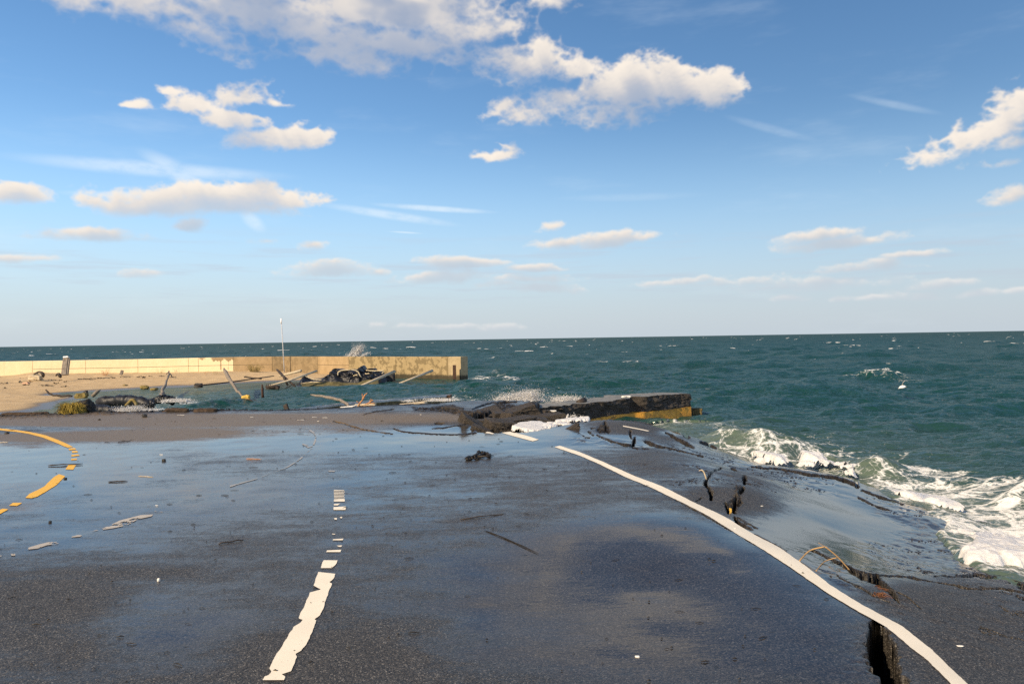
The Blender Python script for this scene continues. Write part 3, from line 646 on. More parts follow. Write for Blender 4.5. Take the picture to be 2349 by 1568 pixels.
wp = [ribbon("worn_line", P5([(690, 752), (780, 708), (850, 690), (920, 672), (1000, 668)]), P5([(600, 778), (740, 758), (830, 738), (900, 700), (990, 680)]), M_WORN, 200, 10, .1, worn(.40)),
      ribbon("worn_line", P5([(470, 812), (510, 802), (580, 806)]), P5([(465, 818), (520, 814), (580, 812)]), M_WORN, 60, 5, .1, worn(.44)), ribbon("worn_line", P5([(175, 888), (260, 862), (320, 848), (395, 848)]), P5([(180, 898), (250, 890), (310, 868), (390, 858)]), M_WORN, 120, 8, .1, worn(.42)),
      ribbon("worn_line", P5([(0, 935), (50, 925), (100, 925)]), P5([(0, 942), (60, 938), (100, 936)]), M_WORN, 50, 5, .1, worn(.42)), ribbon("worn_line", P5([(1010, 645), (1080, 648)]), P5([(1010, 650), (1080, 654)]), M_WORN, 40, 4, .1, worn(.42))]
joinp("worn_line", wp)
fp = [ribbon("faded_line", P5([(1960, 100), (2010, 104), (2050, 130), (2066, 160), (2062, 190), (2040, 235), (1960, 310), (1880, 360), (1700, 425), (1500, 480)]), P5([(1950, 104), (2000, 110), (2040, 136), (2056, 165), (2050, 190), (2028, 238), (1945, 312), (1862, 364), (1690, 432), (1500, 490)]), M_FADED, 300, 5, .1, worn(.46, 5)),
      ribbon("faded_line", P5([(1975, 205), (2040, 225)]), P5([(1970, 210), (2010, 234)]), M_WORN, 40, 6, .2, worn(.45, 8)), ribbon("faded_line", P5([(2138, 380), (2190, 382)]), P5([(2145, 388), (2180, 390)]), M_WORN, 30, 5, .2, worn(.4, 8))]
joinp("faded_line", fp)
ye = [ribbon("yellow_line", P5([(-200, 100), (0, 106), (100, 116), (200, 130), (300, 152), (380, 182), (440, 208), (478, 228)]), P5([(-200, 112), (0, 118), (100, 128), (180, 140), (280, 166), (360, 198), (415, 222), (442, 232)]), M_YELLOW, 500, 8, .12)]
for l, r in [([(446, 238), (452, 249)], [(486, 234), (500, 244)]), ([(468, 254), (472, 265)], [(500, 252), (512, 262)]), ([(466, 278), (466, 290)], [(512, 276), (520, 284)]), ([(465, 304), (464, 314)], [(500, 302), (502, 312)]), ([(447, 344), (426, 374)], [(496, 346), (478, 376)])]:
    ye.append(ribbon("yellow_line", P5(l), P5(r), M_YELLOW, None, 6, .12))
ye.append(ribbon("yellow_line", P5([(385, 405), (350, 425), (325, 450), (290, 485), (230, 515), (190, 535), (165, 560)]), P5([(425, 418), (405, 440), (370, 475), (330, 500), (290, 525), (240, 553), (205, 562)]), M_YELLOW, 300, 8, .12))
ye += [ribbon("yellow_line", P5([(85, 592), (58, 610)]), P5([(145, 592), (110, 612)]), M_YELLOW, None, 8, .1), ribbon("yellow_line", P5([(20, 630), (-40, 650), (-90, 670)]), P5([(55, 634), (10, 660), (-60, 690)]), M_YELLOW, None, 8, .1)]
joinp("yellow_line", ye)
# ------------------------------------------------------------------ beach
SHORE = [(-700, 985), (-300, 965), (0, 946), (60, 940), (105, 930), (128, 918), (112, 905), (150, 899), (230, 896), (300, 891), (420, 884), (560, 876), (660, 872), (740, 868), (790, 858)]
BC = [(x, y + 1, SEA - .01) for x, y in SHORE] + [(0, 930, -.70), (-200, 930, -.66), (60, 908, -.66), (120, 893, -.68), (150, 885, -.66), (300, 878, -.67), (450, 872, -.67), (600, 867, -.67), (700, 862, -.66),
      (0, 890, -.60), (150, 874, -.58), (300, 868, -.58), (450, 865, -.57), (600, 862, -.58), (0, 868, -.5), (75, 862, -.40), (150, 865, -.50), (300, 860, -.5), (450, 858, -.5), (560, 856, -.48), (650, 857, -.52), (720, 857, -.6), (-300, 872, -.5), (-300, 900, -.6)]
bx = [at(a, b, z)[:2] for a, b, z in BC]; bz = [c[2] for c in BC]
for q in ((-60, 56, -.5), (-40, 57, -.5), (-25, 58, -.5), (-18, 58, -.55), (-14, 54, -.75), (-5, 40, -1.6), (-5, 28, -1.7), (-10, 24, -1.5), (-14.5, 22, -1.1), (-18.5, 20.5, -.95), (-23, 22, -.85), (-12, 34, -1.2), (-8, 48, -1.3), (-60, 40, -.6), (-40, 20, -.9)):
    bx.append(np.array(q[:2], float)); bz.append(q[2])
_tb = TPS(bx, bz, 5e-3)
def zbeach(x, y): return np.clip(_tb(x, y), -1.8, -.3)
def build_beach():
    ys = np.linspace(18, 57.5, 300); us = np.linspace(-1.05, -.05, 420); U, Y = np.meshgrid(us, ys); X = U * Y
    Z = zbeach(X, Y); px, py = proj(X, Y, Z)
    dry = sstep(Z, -.72, -.6)
    Z = Z + dry * ((fbm(X * .8, Y * .8, 0, 4) - .5) * .09 + (fbm(X * 4, Y * 4, 2, 3) - .5) * .035)
    Z = Z + .16 * np.exp(-(((px - 78) / 36) ** 2 + ((py - 858) / 7) ** 2)) + .07 * np.exp(-(((px - 240) / 14) ** 2 + ((py - 862) / 3) ** 2))
    wet = sstep(Z + (fbm(X * .5, Y * .5, 3, 3) - .5) * .05, -.745, -.81)
    o = mesh_obj("beach", np.stack([X, Y, Z], -1), grid_faces(*X.shape), M_SAND, None, True, dict(wet=wet.ravel())); o['kind'] = 'structure'
build_beach()

# ------------------------------------------------------------------ sea
OA = ocean(512, 83, 3.6, (.45, -.89), 3, .12); OB = ocean(512, 29, 1.15, (.55, -.83), 5, .05); OC_ = ocean(512, 9.7, .35, (.2, -.98), 8, .02)
def waves(x, y, r):
    fa = 1 - sstep(r, 500, 2500) * .8; fb = 1 - sstep(r, 120, 500); fc = 1 - sstep(r, 25, 70)
    c, s = math.cos(.45), math.sin(.45); x2, y2 = x * c - y * s, x * s + y * c
    ha = samp(OA, 'h', x, y) * .155 * fa; hb = samp(OB, 'h', x2, y2) * .070 * fb; hc = samp(OC_, 'h', x, y) * .026 * fc
    dx = samp(OA, 'dx', x, y) * .155 * fa + (samp(OB, 'dx', x2, y2) * c + samp(OB, 'dy', x2, y2) * s) * .062 * fb
    dy = samp(OA, 'dy', x, y) * .155 * fa + (-samp(OB, 'dx', x2, y2) * s + samp(OB, 'dy', x2, y2) * c) * .062 * fb
    return ha, hb, hc, dx, dy
BREAK = [ # breaking crests: polyline at sea level, half width m, height m, foam
 ([(1640, 1010), (1700, 1025), (1770, 1032), (1840, 1045)],   .55, .30, .42), ([(1860, 1058), (1920, 1060), (1990, 1078), (2030, 1095)], .45, .26, .48), ([(2280, 1165), (2330, 1140), (2360, 1128)], .22, .16, .9), ([(1960, 868), (2020, 866), (2095, 874)], 1.2, .28, .35),
 ([(1480, 972), (1520, 964), (1570, 962)], .5, .12, .4), ([(1090, 862), (1150, 858), (1180, 862)], 1.0, .2, .5), ([(560, 915), (470, 930), (440, 935)], .9, .22, .05), ([(380, 922), (410, 918)], .5, .2, .8), ([(1300, 880), (1500, 868), (1700, 880)], 2.2, .25, .0), ([(1750, 900), (1900, 905), (2100, 905)], 1.2, .18, .0)]
FOAMB = [ # px, py, rx, ry, amount
 (1800, 1035, 180, 30, .55), (1950, 1055, 160, 34, .52), (2100, 1110, 160, 45, .42), (1700, 1020, 90, 16, .5), (1560, 975, 80, 16, .40), (1640, 990, 90, 14, .34), (2250, 1180, 160, 40, .5), (2150, 1150, 90, 24, .5), (2330, 1240, 140, 60, .75), (2200, 1230, 120, 45, .7), (2300, 1310, 120, 40, .8), (2050, 1110, 90, 16, .6),
 (1950, 1045, 130, 14, .35), (1850, 1010, 90, 8, .30), (2040, 1000, 60, 5, .25), (2100, 1150, 140, 12, .3), (1230, 915, 110, 10, .45), (980, 917, 70, 9, .42), (1060, 916, 60, 8, .5), (1100, 862, 60, 10, .4), (1145, 856, 30, 4, .4), (890, 868, 120, 4, .35), (960, 872, 80, 4, .3), (1060, 866, 30, 8, .35),
 (330, 940, 55, 9, .8), (430, 920, 40, 7, .6), (380, 932, 70, 10, .4), (240, 946, 80, 5, .6), (60, 948, 120, 6, .45), (170, 915, 60, 12, .28), (250, 905, 130, 8, .16), (790, 880, 120, 5, .2), (640, 880, 70, 5, .3), (870, 905, 40, 12, .25), (1060, 905, 30, 6, .3),
 (2010, 867, 45, 3, .75), (2060, 870, 40, 2.5, .7), (1860, 817, 10, 1.6, .8), (1440, 862, 40, 3, .3), (2210, 940, 60, 4, .25), (1700, 935, 60, 4, .2), (1600, 830, 60, 5, .2)]
BASIN = [(-900, 1000), (0, 960), (650, 945), (1040, 925), (1060, 868), (760, 850), (400, 870), (0, 900), (-900, 950)]
SWASH = off(o4, k4, [(1530, 715), (1650, 790), (1780, 830), (1900, 900), (1850, 960), (1960, 1100), (2100, 1180), (2349, 1250), (2900, 1400), (2900, 700), (2349, 850), (2000, 770), (1700, 690), (1560, 660)])
def build_sea():
    r = [4.5]
    while r[-1] < 9000: r.append(r[-1] + max(.03, r[-1] * (.0042 if r[-1] < 60 else .0068 if r[-1] < 700 else .02)))
    r = np.array(r); th = np.linspace(-.92, .92, 1000); T, R = np.meshgrid(th, r)
    X = np.sin(T) * R; Y = np.cos(T) * R
    px, py = proj(X, Y, np.full(X.shape, SEA))
    zr = np.full(X.shape, -3.0); w = (R < 24); zr[w] = zroad(X[w], Y[w])
    ins = np.zeros(X.shape, bool); pz = proj(X, Y, np.maximum(zr, -1.2)); ins[w] = inside(pz[0][w], pz[1][w], ROAD_OUT)
    zr = np.where(ins, zr, -3.0)
    w2 = (X < -.05 * Y) & (Y < 57) & (Y > 18); zb = np.full(X.shape, -3.0); zb[w2] = zbeach(X[w2], Y[w2])
    bed = np.maximum(zr, zb); depth = np.clip((SEA - bed) / .55, 0, 1)
    ha, hb, hc, dx, dy = waves(X, Y, R)
    basin = inside(px, py, BASIN); bd, _ = seg_dist(px, py, BASIN + [BASIN[0]])
    calm = np.where(basin, 1 - .50 * np.minimum(bd / 12, 1), 1.0)
    sc = (.25 + .75 * depth) * np.where(bed > SEA + .1, 0, 1)
    beachy = np.where(zb > -1.4, sstep(zb, -1.25, -.85), 0); sc = sc * (1 - .8 * beachy); Z = SEA - .03 * beachy + (ha * calm + hb * (.55 + .45 * calm)) * sc + hc * np.maximum(sc, .3)
    foam = np.zeros(X.shape)
    crest = (ha + hb) / .145
    jn = fbm(X * .35, Y * .8, 4, 4, .6)
    foam += sstep(crest * .5 + (jn - .5) * 5.5, 2.2, 2.7) * np.where(basin, 0, 1) * (.55 + .5 * sstep(R, 40, 120)) * sstep(R, 14, 40)
    for pts, hw, hh, fo in BREAK:
        q = np.array([at(a, b, SEA)[:2] for a, b in pts]); ww = np.hypot(X - q[:, 0].mean(), Y - q[:, 1].mean()) < np.hypot(*(q[0] - q[-1])) + 4 * hw
        d, t = seg_dist(X[ww], Y[ww], q); u = np.clip(t / (len(pts) - 1), 0, 1); end = sstep(u, -.02, .2) * sstep(u, 1.02, .8)
        n = fbm(X[ww] * 2.2, Y[ww] * 2.2, 1, 3)
        Z[ww] += hh * np.exp(-(d / hw) ** 2) * end * (.6 + .8 * n)
        foam[ww] = np.maximum(foam[ww], fo * np.exp(-(d / hw / 1.1) ** 2) * (.5 + n))
    wv = (fbm(X * .55, Y * .9, 2, 3) - .5)
    fb_ = blobmax(FOAMB, px + wv * 60, py + wv * 22); foam = np.maximum(foam, fb_)
    foam += .16 * np.where(bed > -2.5, sstep(depth, .75, .1), 0) * np.where(X > 0, 1, .35)
    # water running up over the sunken edge of the road
    sw = inside(pz[0], pz[1], SWASH); sdist, _ = seg_dist(pz[0], pz[1], SWASH + [SWASH[0]])
    swd = np.where(sw, sdist, -sdist) + (fbm(X * 2.5, Y * 2.5, 1, 4) - .5) * 26
    swf = sstep(swd, -2, 14) * ins
    film = zr - .03 + .05 * swf + swf * .05 * fbm(X * 5, Y * 5, 3, 4)
    Z = np.where(ins, np.maximum(np.where(zr > -.55, -1.5, Z), np.where(swd > -2, film, -9)), Z)
    foam = np.where(ins & (swd > -2), np.maximum(foam, .22 + .36 * swf), foam)
    turb = np.clip(.85 * sstep(depth, 1.0, .2) * np.where(bed > -2.5, 1, 0) + .35 * blobs([(1900, 1050, 330, 70, 1), (1600, 985, 120, 30, 1.2), (2250, 1180, 250, 90, .9)], px, py, 0), 0, 1)
    far = sstep(np.log(R), math.log(25), math.log(900))
    X = X - dx * sc * calm * 1.0; Y = Y - dy * sc * calm * 1.0
    o = mesh_obj("sea", np.stack([X, Y, Z], -1), grid_faces(*X.shape), M_SEA, None, True, dict(foam=np.clip(foam, 0, 1.3).ravel(), turb=turb.ravel(), far=far.ravel())); o['kind'] = 'structure'
build_sea()
# sea bed, so that nothing ends in a hole
M_BED = simple("dark_seabed", (.03, .04, .035), .9)
bo = mesh_obj("seabed", [(-12000, -30, -2.2), (12000, -30, -2.2), (12000, 14000, -2.2), (-12000, 14000, -2.2)], [(0, 1, 2, 3)], M_BED); bo['kind'] = 'structure'
# the road behind and beside the camera
gb = mesh_obj("road_behind", [(-40, -30, -.03), (3.2, -30, -.03), (3.2, 2.3, -.06), (-40, 2.3, -.03)], [(0, 1, 2, 3)], simple("asphalt_plain", (.03, .03, .03), .6)); gb['kind'] = 'structure'
# ------------------------------------------------------------------ seawall
def conc(name, lo, hi, mott=0.0, stain=0.0):
    m, t = mat(name); p = t.pos()
    n = t.noise(t.scale(p, (1, 1, .7)), 1.4, 5, .6); g = t.noise(p, 9, 5, .65); f = t.noise(p, 40, 3, .6)
    c = t.mix(t.ss(t.m('MULTIPLY_ADD', g, .4, t.m('MULTIPLY', n, .6)), .3, .7), lo, hi)
    if mott:
        k = t.ss(t.m('MULTIPLY_ADD', t.noise(p, 2.6, 5, .62), .8, t.m('MULTIPLY', n, .2)), .49, .54)
        c = t.mix(t.m('MULTIPLY', k, mott), c, tuple(x * .50 for x in lo))
    sep = t.node('ShaderNodeSeparateXYZ'); t.l.new(p, sep.inputs[0])
    if stain:   # tide mark
        z = t.m('ADD', sep.outputs[2], t.m('MULTIPLY', t.m('SUBTRACT', g, .5), .25))
        c = t.mix(t.m('MULTIPLY', t.ss(z, -.50, -.66), stain), c, (.03, .028, .02))
    dr = t.noise(t.scale(p, (6, 6, .25)), 1.0, 3, .5)
    c = t.mix(t.m('MULTIPLY', t.ss(dr, .58, .8), .25), c, tuple(x * .6 for x in lo))
    t.l.new(c, t.b.inputs['Base Color']); t.b.inputs['Roughness'].default_value = .9; t.b.inputs['Specular IOR Level'].default_value = .2
    t.l.new(t.bump(t.m('MULTIPLY_ADD', f, .4, g), .5, .02), t.b.inputs['Normal'])
    return m, t, c
M_CONC, _, _ = conc("bare_concrete", (.30, .215, .115), (.40, .29, .165), .15)
M_CONCD, _, _ = conc("darker_concrete", (.215, .16, .09), (.285, .21, .12), .35)
M_CONCM, _, _ = conc("mottled_concrete", (.29, .22, .115), (.36, .275, .15), .75, .9)
M_CONCE, _, _ = conc("end_concrete", (.34, .265, .15), (.42, .33, .20), .25, .9)
M_PAINTW, _, _ = conc("cream_painted_concrete", (.72, .595, .36), (.79, .67, .43), .06)
def flaking():
    m, t, c = conc("flaking_paint", (.30, .215, .115), (.40, .29, .165), .15); p = t.pos()
    sep = t.node('ShaderNodeSeparateXYZ'); t.l.new(p, sep.inputs[0])
    x0, x1 = P(452, 830, 54.6)[0], P(533, 830, 54.9)[0]
    u = t.ss(sep.outputs[0], x0, x1)
    v = t.noise(t.scale(p, (3.0, 3, .55)), 1.0, 5, .65)
    hz = t.ss(sep.outputs[2], .15, .52)
    k = t.m('ADD', t.m('MULTIPLY', u, .28), t.m('MULTIPLY', hz, .33)); k = t.m('SUBTRACT', t.m('MULTIPLY', v, 1.1), k)
    pk = t.ss(k, .18, .23)
    t.l.new(t.mix(pk, c, (.77, .64, .40)), t.b.inputs['Base Color'])
    return m
M_FLAKE = flaking()
M_JOINT = simple("dark_joint", (.12, .09, .055), .95)  # dark brown of the casting joint strips
WYP = [(-700, 49.5), (-300, 51), (0, 52.5), (300, 54), (455, 54.6), (535, 54.9), (650, 55.0), (730, 52.8), (800, 50.8), (910, 48.2), (1030, 45.6), (1058, 45.0)]
WTOP = [(-700, 836), (-300, 832.5), (0, 829), (150, 826.5), (300, 824), (455, 820.5), (540, 818.5), (650, 817.2), (1058, 818)]
def wall_pt(px):
    Y = np.interp(px, [a for a, _ in WYP], [b for _, b in WYP]); py = np.interp(px, [a for a, _ in WTOP], [b for _, b in WTOP])
    return P(px, py, Y)
wall = empty("seawall", wall_pt(650) * np.array([1, 1, 0]) + np.array([0, 0, SEA]), "long low concrete seawall, cream painted on the left and bare mottled concrete on the right", "seawall")
def panel(name, x0, x1, m, gap=.012, th=.42, zb=-1.6, dz=0.0, proud=0.0):
    n = max(2, int(abs(x1 - x0) / 14)); xs = np.linspace(x0, x1, n)
    T = [wall_pt(x) for x in xs]; T = [np.array(t) for t in T]
    d = T[-1] - T[0]; d = d / np.linalg.norm(d); T[0] = T[0] + d * gap; T[-1] = T[-1] - d * gap
    v = []; f = []
    nrm = []
    for i in range(n):
        e = T[min(i + 1, n - 1)] - T[max(i - 1, 0)]; q = np.array([-e[1], e[0], 0]); nrm.append(q / np.linalg.norm(q))
    rows = lambda t, q: [t - q * proud + [0, 0, zb - t[2]], t - q * proud + [0, 0, dz - .03], t - q * (proud - .03) + [0, 0, dz], t + q * (th - .03) + [0, 0, dz], t + q * th + [0, 0, dz - .03], t + q * th + [0, 0, zb - t[2]]]
    for t, q in zip(T, nrm): v += rows(t, q)
    for i in range(n - 1):
        for k in range(5): f.append((i * 6 + k, (i + 1) * 6 + k, (i + 1) * 6 + k + 1, i * 6 + k + 1))
    f += [tuple(range(6)), tuple((n - 1) * 6 + k for k in reversed(range(6)))]
    return mesh_obj(name, v, f, m, wall, False)
for a, b in ((-700, -300), (-300, 74), (74, 196), (196, 316), (316, 432), (432, 455)): 
    panel("painted_panel", a, b, M_PAINTW)['label'] = "cream painted wall panel"
panel("painted_panel", 455, 535, M_FLAKE)['label'] = "wall panel with flaking cream paint"
panel("concrete_panel", 535, 624, M_CONC)['label'] = "plain tan concrete panel"
panel("concrete_panel", 624, 651, M_CONCD); panel("concrete_panel", 651, 729, M_CONCD)['label'] = "darker weathered panel"
panel("concrete_panel", 729, 800, M_CONC)['label'] = "plain tan panel"; panel("concrete_panel", 800, 908, M_CONCM)['label'] = "mottled panel"; panel("concrete_panel", 908, 1029, M_CONCM)['label'] = "mottled panel"
panel("end_pillar", 1029, 1058, M_CONCE, .004, .6, -1.6, .004, .05)['label'] = "paler squared end of the wall"
for x0, x1 in ((75, 432), (432, 535), (535, 624), (729, 800)):   # the casting joint
    n = 8; b = MB(); v = []
    for i in range(n + 1):
        xx = x0 + (x1 - x0) * i / n; p0, p1 = wall_pt(xx), wall_pt(xx + 5); dzj = -.60
        e = p1 - p0; q = np.array([e[1], -e[0], 0]); q /= np.linalg.norm(q)
        v += [p0 + q * .006 + [0, 0, dzj], p0 + q * .006 + [0, 0, dzj + .025]]
    b.add(v, [(2 * i, 2 * i + 2, 2 * i + 3, 2 * i + 1) for i in range(n)]); b.obj("casting_joint", M_JOINT, wall, False)
M_RUST = simple("rusty_steel", (.06, .032, .02), .8, .4, 14)
pp = P(1043, 837, 44.6); pb = P(1042, 872, 44.6)
b = MB(); b.box((pp + pb) / 2 - [0, 0, .3], .19, .16, (pp - pb)[2] + .6); b.obj("steel_post", M_RUST, wall, False)

# ------------------------------------------------------------------ small builders
M_WOODG = simple("grey_weathered_wood", (.20, .17, .14), .85, .35, 12, .6, .02, .2, (1, 1, .3)); M_WOODD = simple("dark_wet_wood", (.045, .033, .025), .6, .4, 18, .6, .02); M_WOODP = simple("pale_bleached_wood", (.50, .41, .28), .8, .25, 14, .4, .01)
M_BLACK = simple("black_tarp_fabric", (.012, .013, .017), .45, .4, 6, .5, .05, .4); M_OLIVE = simple("olive_tarp_fabric", (.10, .085, .035), .7, .4, 3, .5, .05); M_ROPE = simple("beige_rope", (.50, .42, .28), .9)
M_STRAW = simple("yellow_straw", (.34, .25, .05), .9, .35, 10); M_STRAWD = simple("dull_straw", (.20, .15, .05), .9, .35, 10); M_REED = simple("tan_reed", (.40, .25, .11), .7, .2, 20); M_SPONGE = simple("yellow_foam_float", (.60, .38, .08), .9, .3, 12, .8, .03)
M_ORANGE = simple("orange_twigs", (.40, .20, .09), .8, .25, 12); M_GREY = simple("galvanised_metal", (.45, .46, .47), .45); M_WPLAST = simple("white_plastic", (.80, .80, .78), .5, .05)
M_MOSS = simple("mossy_wet_concrete", (.13, .10, .045), .8, .5, 7, .7, .04); M_SLAB = simple("damp_concrete_top", (.17, .17, .16), .7, .3, 6); M_SILL = simple("pale_concrete_top", (.46, .45, .41), .7, .2, 6); M_RED = simple("red_brown_weed", (.13, .055, .025), .9, .4, 20); M_KELP = simple("dark_seaweed", (.02, .016, .012), .5, .4, 30); M_STONE = simple("dark_stone", (.03, .028, .026), .6, .3, 20); M_LEAFW = simple("white_shell", (.75, .72, .66), .5, .1)
M_PYEL, _t, = mat("weathered_yellow_paint")
def _py():
    t = _t; p = t.pos(); n = t.noise(p, 5, 5, .65); g = t.noise(p, 30, 4, .7); l = t.noise(t.scale(p, (1, 1, 3)), 2, 3, .5)
    c = t.mix(t.ss(n, .3, .7), (.46, .215, .022), (.66, .33, .035))
    c = t.mix(t.ss(t.m('MULTIPLY_ADD', g, .6, t.m('MULTIPLY', l, .45)), .55, .66), c, (.035, .025, .012))
    t.l.new(c, t.b.inputs['Base Color']); t.b.inputs['Roughness'].default_value = .6; t.l.new(t.bump(g, .6, .02), t.b.inputs['Normal'])
_py()
def chunk_mesh(sx, sy, sz, seed, sub=4, amp=.22, flat=.3):
    """a broken lump: subdivided box pushed in and out"""
    bm = bmesh.new(); bmesh.ops.create_cube(bm, size=1)
    r = random.Random(seed)
    for v in bm.verts: v.co = Vector((v.co.x * (1 + (r.random() - .5) * .45), v.co.y * (1 + (r.random() - .5) * .45), v.co.z * (1 + (r.random() - .5) * .35)))
    bmesh.ops.subdivide_edges(bm, edges=bm.edges[:], cuts=sub * 3, use_grid_fill=True)
    V = np.array([v.co[:] for v in bm.verts]); nn = V / np.linalg.norm(V, axis=1)[:, None]
    o = seed * 3.7
    d = (fbm(V[:, 0] * 2.2 + V[:, 2] * 1.3 + o, V[:, 1] * 2.2 - V[:, 2] * 1.1 + o, seed % 5, 5, .62) - .5) * amp * 2.2 + (fbm(V[:, 0] * 11 + V[:, 2] * 9 + o, V[:, 1] * 11 - V[:, 2] * 8, 1 + seed % 4, 3, .6) - .5) * amp * .7
    top = np.clip((V[:, 2] - .35) * 6, 0, 1) * flat
    V = V + nn * (d * (1 - top))[:, None]
    R = np.linalg.norm(V, axis=1); V = V * (.85 + .15 * np.minimum(.72 / R, 1))[:, None]
    V *= np.array([sx, sy, sz]); f = [tuple(v.index for v in p.verts) for p in bm.faces]; bm.free()
    return V, f
def lump(name, c, s, seed, m, label=None, cat=None, group=None, rot=(0, 0, 0), amp=.22, parent=None, sub=4, flat=.3, ball=0.0):
    V, f = chunk_mesh(*s, seed, sub, amp, flat)
    if ball:
        Q = V / np.array(s); l = np.linalg.norm(Q, axis=1)[:, None]; V = (Q * (1 - ball) + Q / l * .55 * ball) * np.array(s)
    R = np.array(Matrix.Rotation(rot[2], 3, 'Z') @ Matrix.Rotation(rot[1], 3, 'Y') @ Matrix.Rotation(rot[0], 3, 'X'))
    V = V @ R.T + np.array(c)
    o = mesh_obj(name, V, f, m, parent, True, None, None if parent else c)
    if label: tag(o, label, cat, group)
    return o
def stick(name, pts, r, m, label, cat, group=None, n=7, wob=.25, seed=1):
    b = MB(); b.tube(pts, r, n, True, wob, seed); o = b.obj(name, m, None, True, pts[0]); return tag(o, label, cat, group)
def bent(pts, n=12, seed=0, amp=0.0):
    """smooth curve through points"""
    A = np.array(pts, float); m = len(A); r = np.random.default_rng(seed); out = []
    for q in np.linspace(0, m - 1, n):
        i = min(int(q), m - 2); u = q - i
        p0, p1, p2, p3 = A[max(i - 1, 0)], A[i], A[i + 1], A[min(i + 2, m - 1)]
        out.append(.5 * ((2 * p1) + (-p0 + p2) * u + (2 * p0 - 5 * p1 + 4 * p2 - p3) * u * u + (-p0 + 3 * p1 - 3 * p2 + p3) * u ** 3) + r.normal(0, amp, 3) * (amp > 0))
    return out
def tuft(name, c, n, h, spread, rad_, m, label, cat, group=None, lean=(0, 0, 0), seed=3, parent=None, droop=.5):
    r = random.Random(seed); b = MB(); c = np.array(c, float)
    for i in range(n):
        a = r.random() * 6.283; s = r.random() ** .5 * rad_; base = c + [math.cos(a) * s, math.sin(a) * s, 0]
        d = np.array([math.cos(a), math.sin(a), 0]) * spread * (.3 + r.random()) + np.array(lean) * (.6 + .8 * r.random()); hh = h * (.5 + .7 * r.random())
        p1 = base + d * .5 + [0, 0, hh * .8]; p2 = base + d * 1.2 + [0, 0, hh * (1 - droop * r.random() * 1.5)]
        w = max(.004, h * .012) * (.6 + r.random())
        b.tube(bent([base, p1, p2], 5), [w, w * .9, w * .7, w * .5, w * .2], 3, False)
    o = b.obj(name, m, parent, False, None if parent else c)
    if label: tag(o, label, cat, group)
    return o

# marker pole against the wall
base = P(653, 857, 54.2); top = P(645, 731, 54.2)
mp_ = empty("marker_pole", base, "tall thin pole with a white marker on top standing against the seawall", "pole")
b = MB(); b.tube([base - [0, 0, .5], (base + top) / 2, top], [.045, .035, .028], 8); b.obj("pole", M_GREY, mp_)
b = MB(); b.tube([top - [0, 0, .38], top + [0, 0, .02]], [.04, .065], 10); b.obj("marker", M_WPLAST, mp_)

# leaning timber board on the beach
a0, a1 = P(143, 860, 46.5), P(148, 820, 46.9)
tb = empty("timber_post", a0, "broad grey weathered timber leaning upright on the sand against the wall", "timber")
d = Vector(tuple(a1 - a0)); rot = Vector((0, 0, 1)).rotation_difference(d.normalized()).to_matrix()
b = MB(); b.box((a0 + a1) / 2 + [.1, 0, 0], .30, .14, d.length, rot); b.box((a0 + a1) / 2 + [.29, .02, -.03], .10, .12, d.length * .93, rot); b.obj("board", M_WOODG, tb, False)
b = MB(); b.box(a1 + [.1, 0, .03], .30, .16, .07, rot); b.obj("cap", M_WPLAST, tb, False)
V, f = chunk_mesh(.16, .08, .28, 31, 2, .3); q = P(279, 854, 50); o = mesh_obj("timber_stub", V @ np.array(Matrix.Rotation(.5, 3, 'Y')).T + q, f, M_WOODG, None, False, None, q); tag(o, "short pointed grey timber stub poking out of the sand by the wall", "timber")

# ------------------------------------------------------------------ wreckage in the inlet
def pts(L, Y): return [P(x, y, Y if not hasattr(Y, '__len__') else Y[i]) for i, (x, y) in enumerate(L)]
dp = empty("leaning_post", P(541, 893, 30), "grey driftwood post leaning out of the inlet with a yellow float tied to its foot", "post")
b = MB(); b.tube(bent(pts([(514, 845), (520, 857), (527, 870), (541, 892), (549, 901), (558, 913)], [35, 34.3, 33.4, 32, 31.2, 30.6]), 14, 2, .01), [.04, .06, .085, .08, .085, .08, .075, .065, .06, .055, .05, .04, .04, .035], 8, True, .35, 4); b.obj("shaft", M_WOODG, dp)
lump("float", P(564, 916, 30.4), (.26, .24, .30), 12, M_SPONGE, parent=dp, amp=.3, sub=3, flat=0)
b = MB(); b.tube(bent(pts([(566, 915), (578, 919), (583, 926), (587, 934)], 30), 8), .03, 6); b.obj("strap", M_WOODD, dp)
stick("driftwood_branch", bent(pts([(370, 912), (372, 902), (374, 893), (380, 880), (384, 870)], [31, 32, 33, 35, 37]), 12, 5, .015), [.06, .07, .08, .085, .08, .075, .07, .07, .06, .05, .05, .03], M_WOODG, "slim grey branch standing upright at the water's edge left of the inlet", "branch", None, 7, .4)
b = MB(); b.tube(bent(pts([(384, 868), (388, 858), (387, 850)], [40, 41, 41]), 6, 1, .02), [.05, .06, .06, .05, .05, .03], 6); b.tube(pts([(387, 852), (393, 860), (394, 864)], 41), .03, 5); b.tube(pts([(387, 852), (381, 858)], 41), .025, 5); tag(b.obj("driftwood_fork", M_WOODG, None, True, P(384, 868, 40)), "small forked grey driftwood standing on the sand in front of the painted wall", "branch")
stick("driftwood_spike", bent(pts([(603, 912), (602, 893), (601, 881)], 31), 5, 1, .01), [.06, .055, .05, .04, .03], M_RUST, "short reddish stake standing in the water beside the leaning post", "stake", None, 6, .5)
stick("long_pole", pts([(455, 884), (530, 876), (628, 862)], [37, 40, 44]), [.035, .04, .03], M_WOODD, "long thin dark pole lying from the sand into the inlet behind the leaning post", "pole")
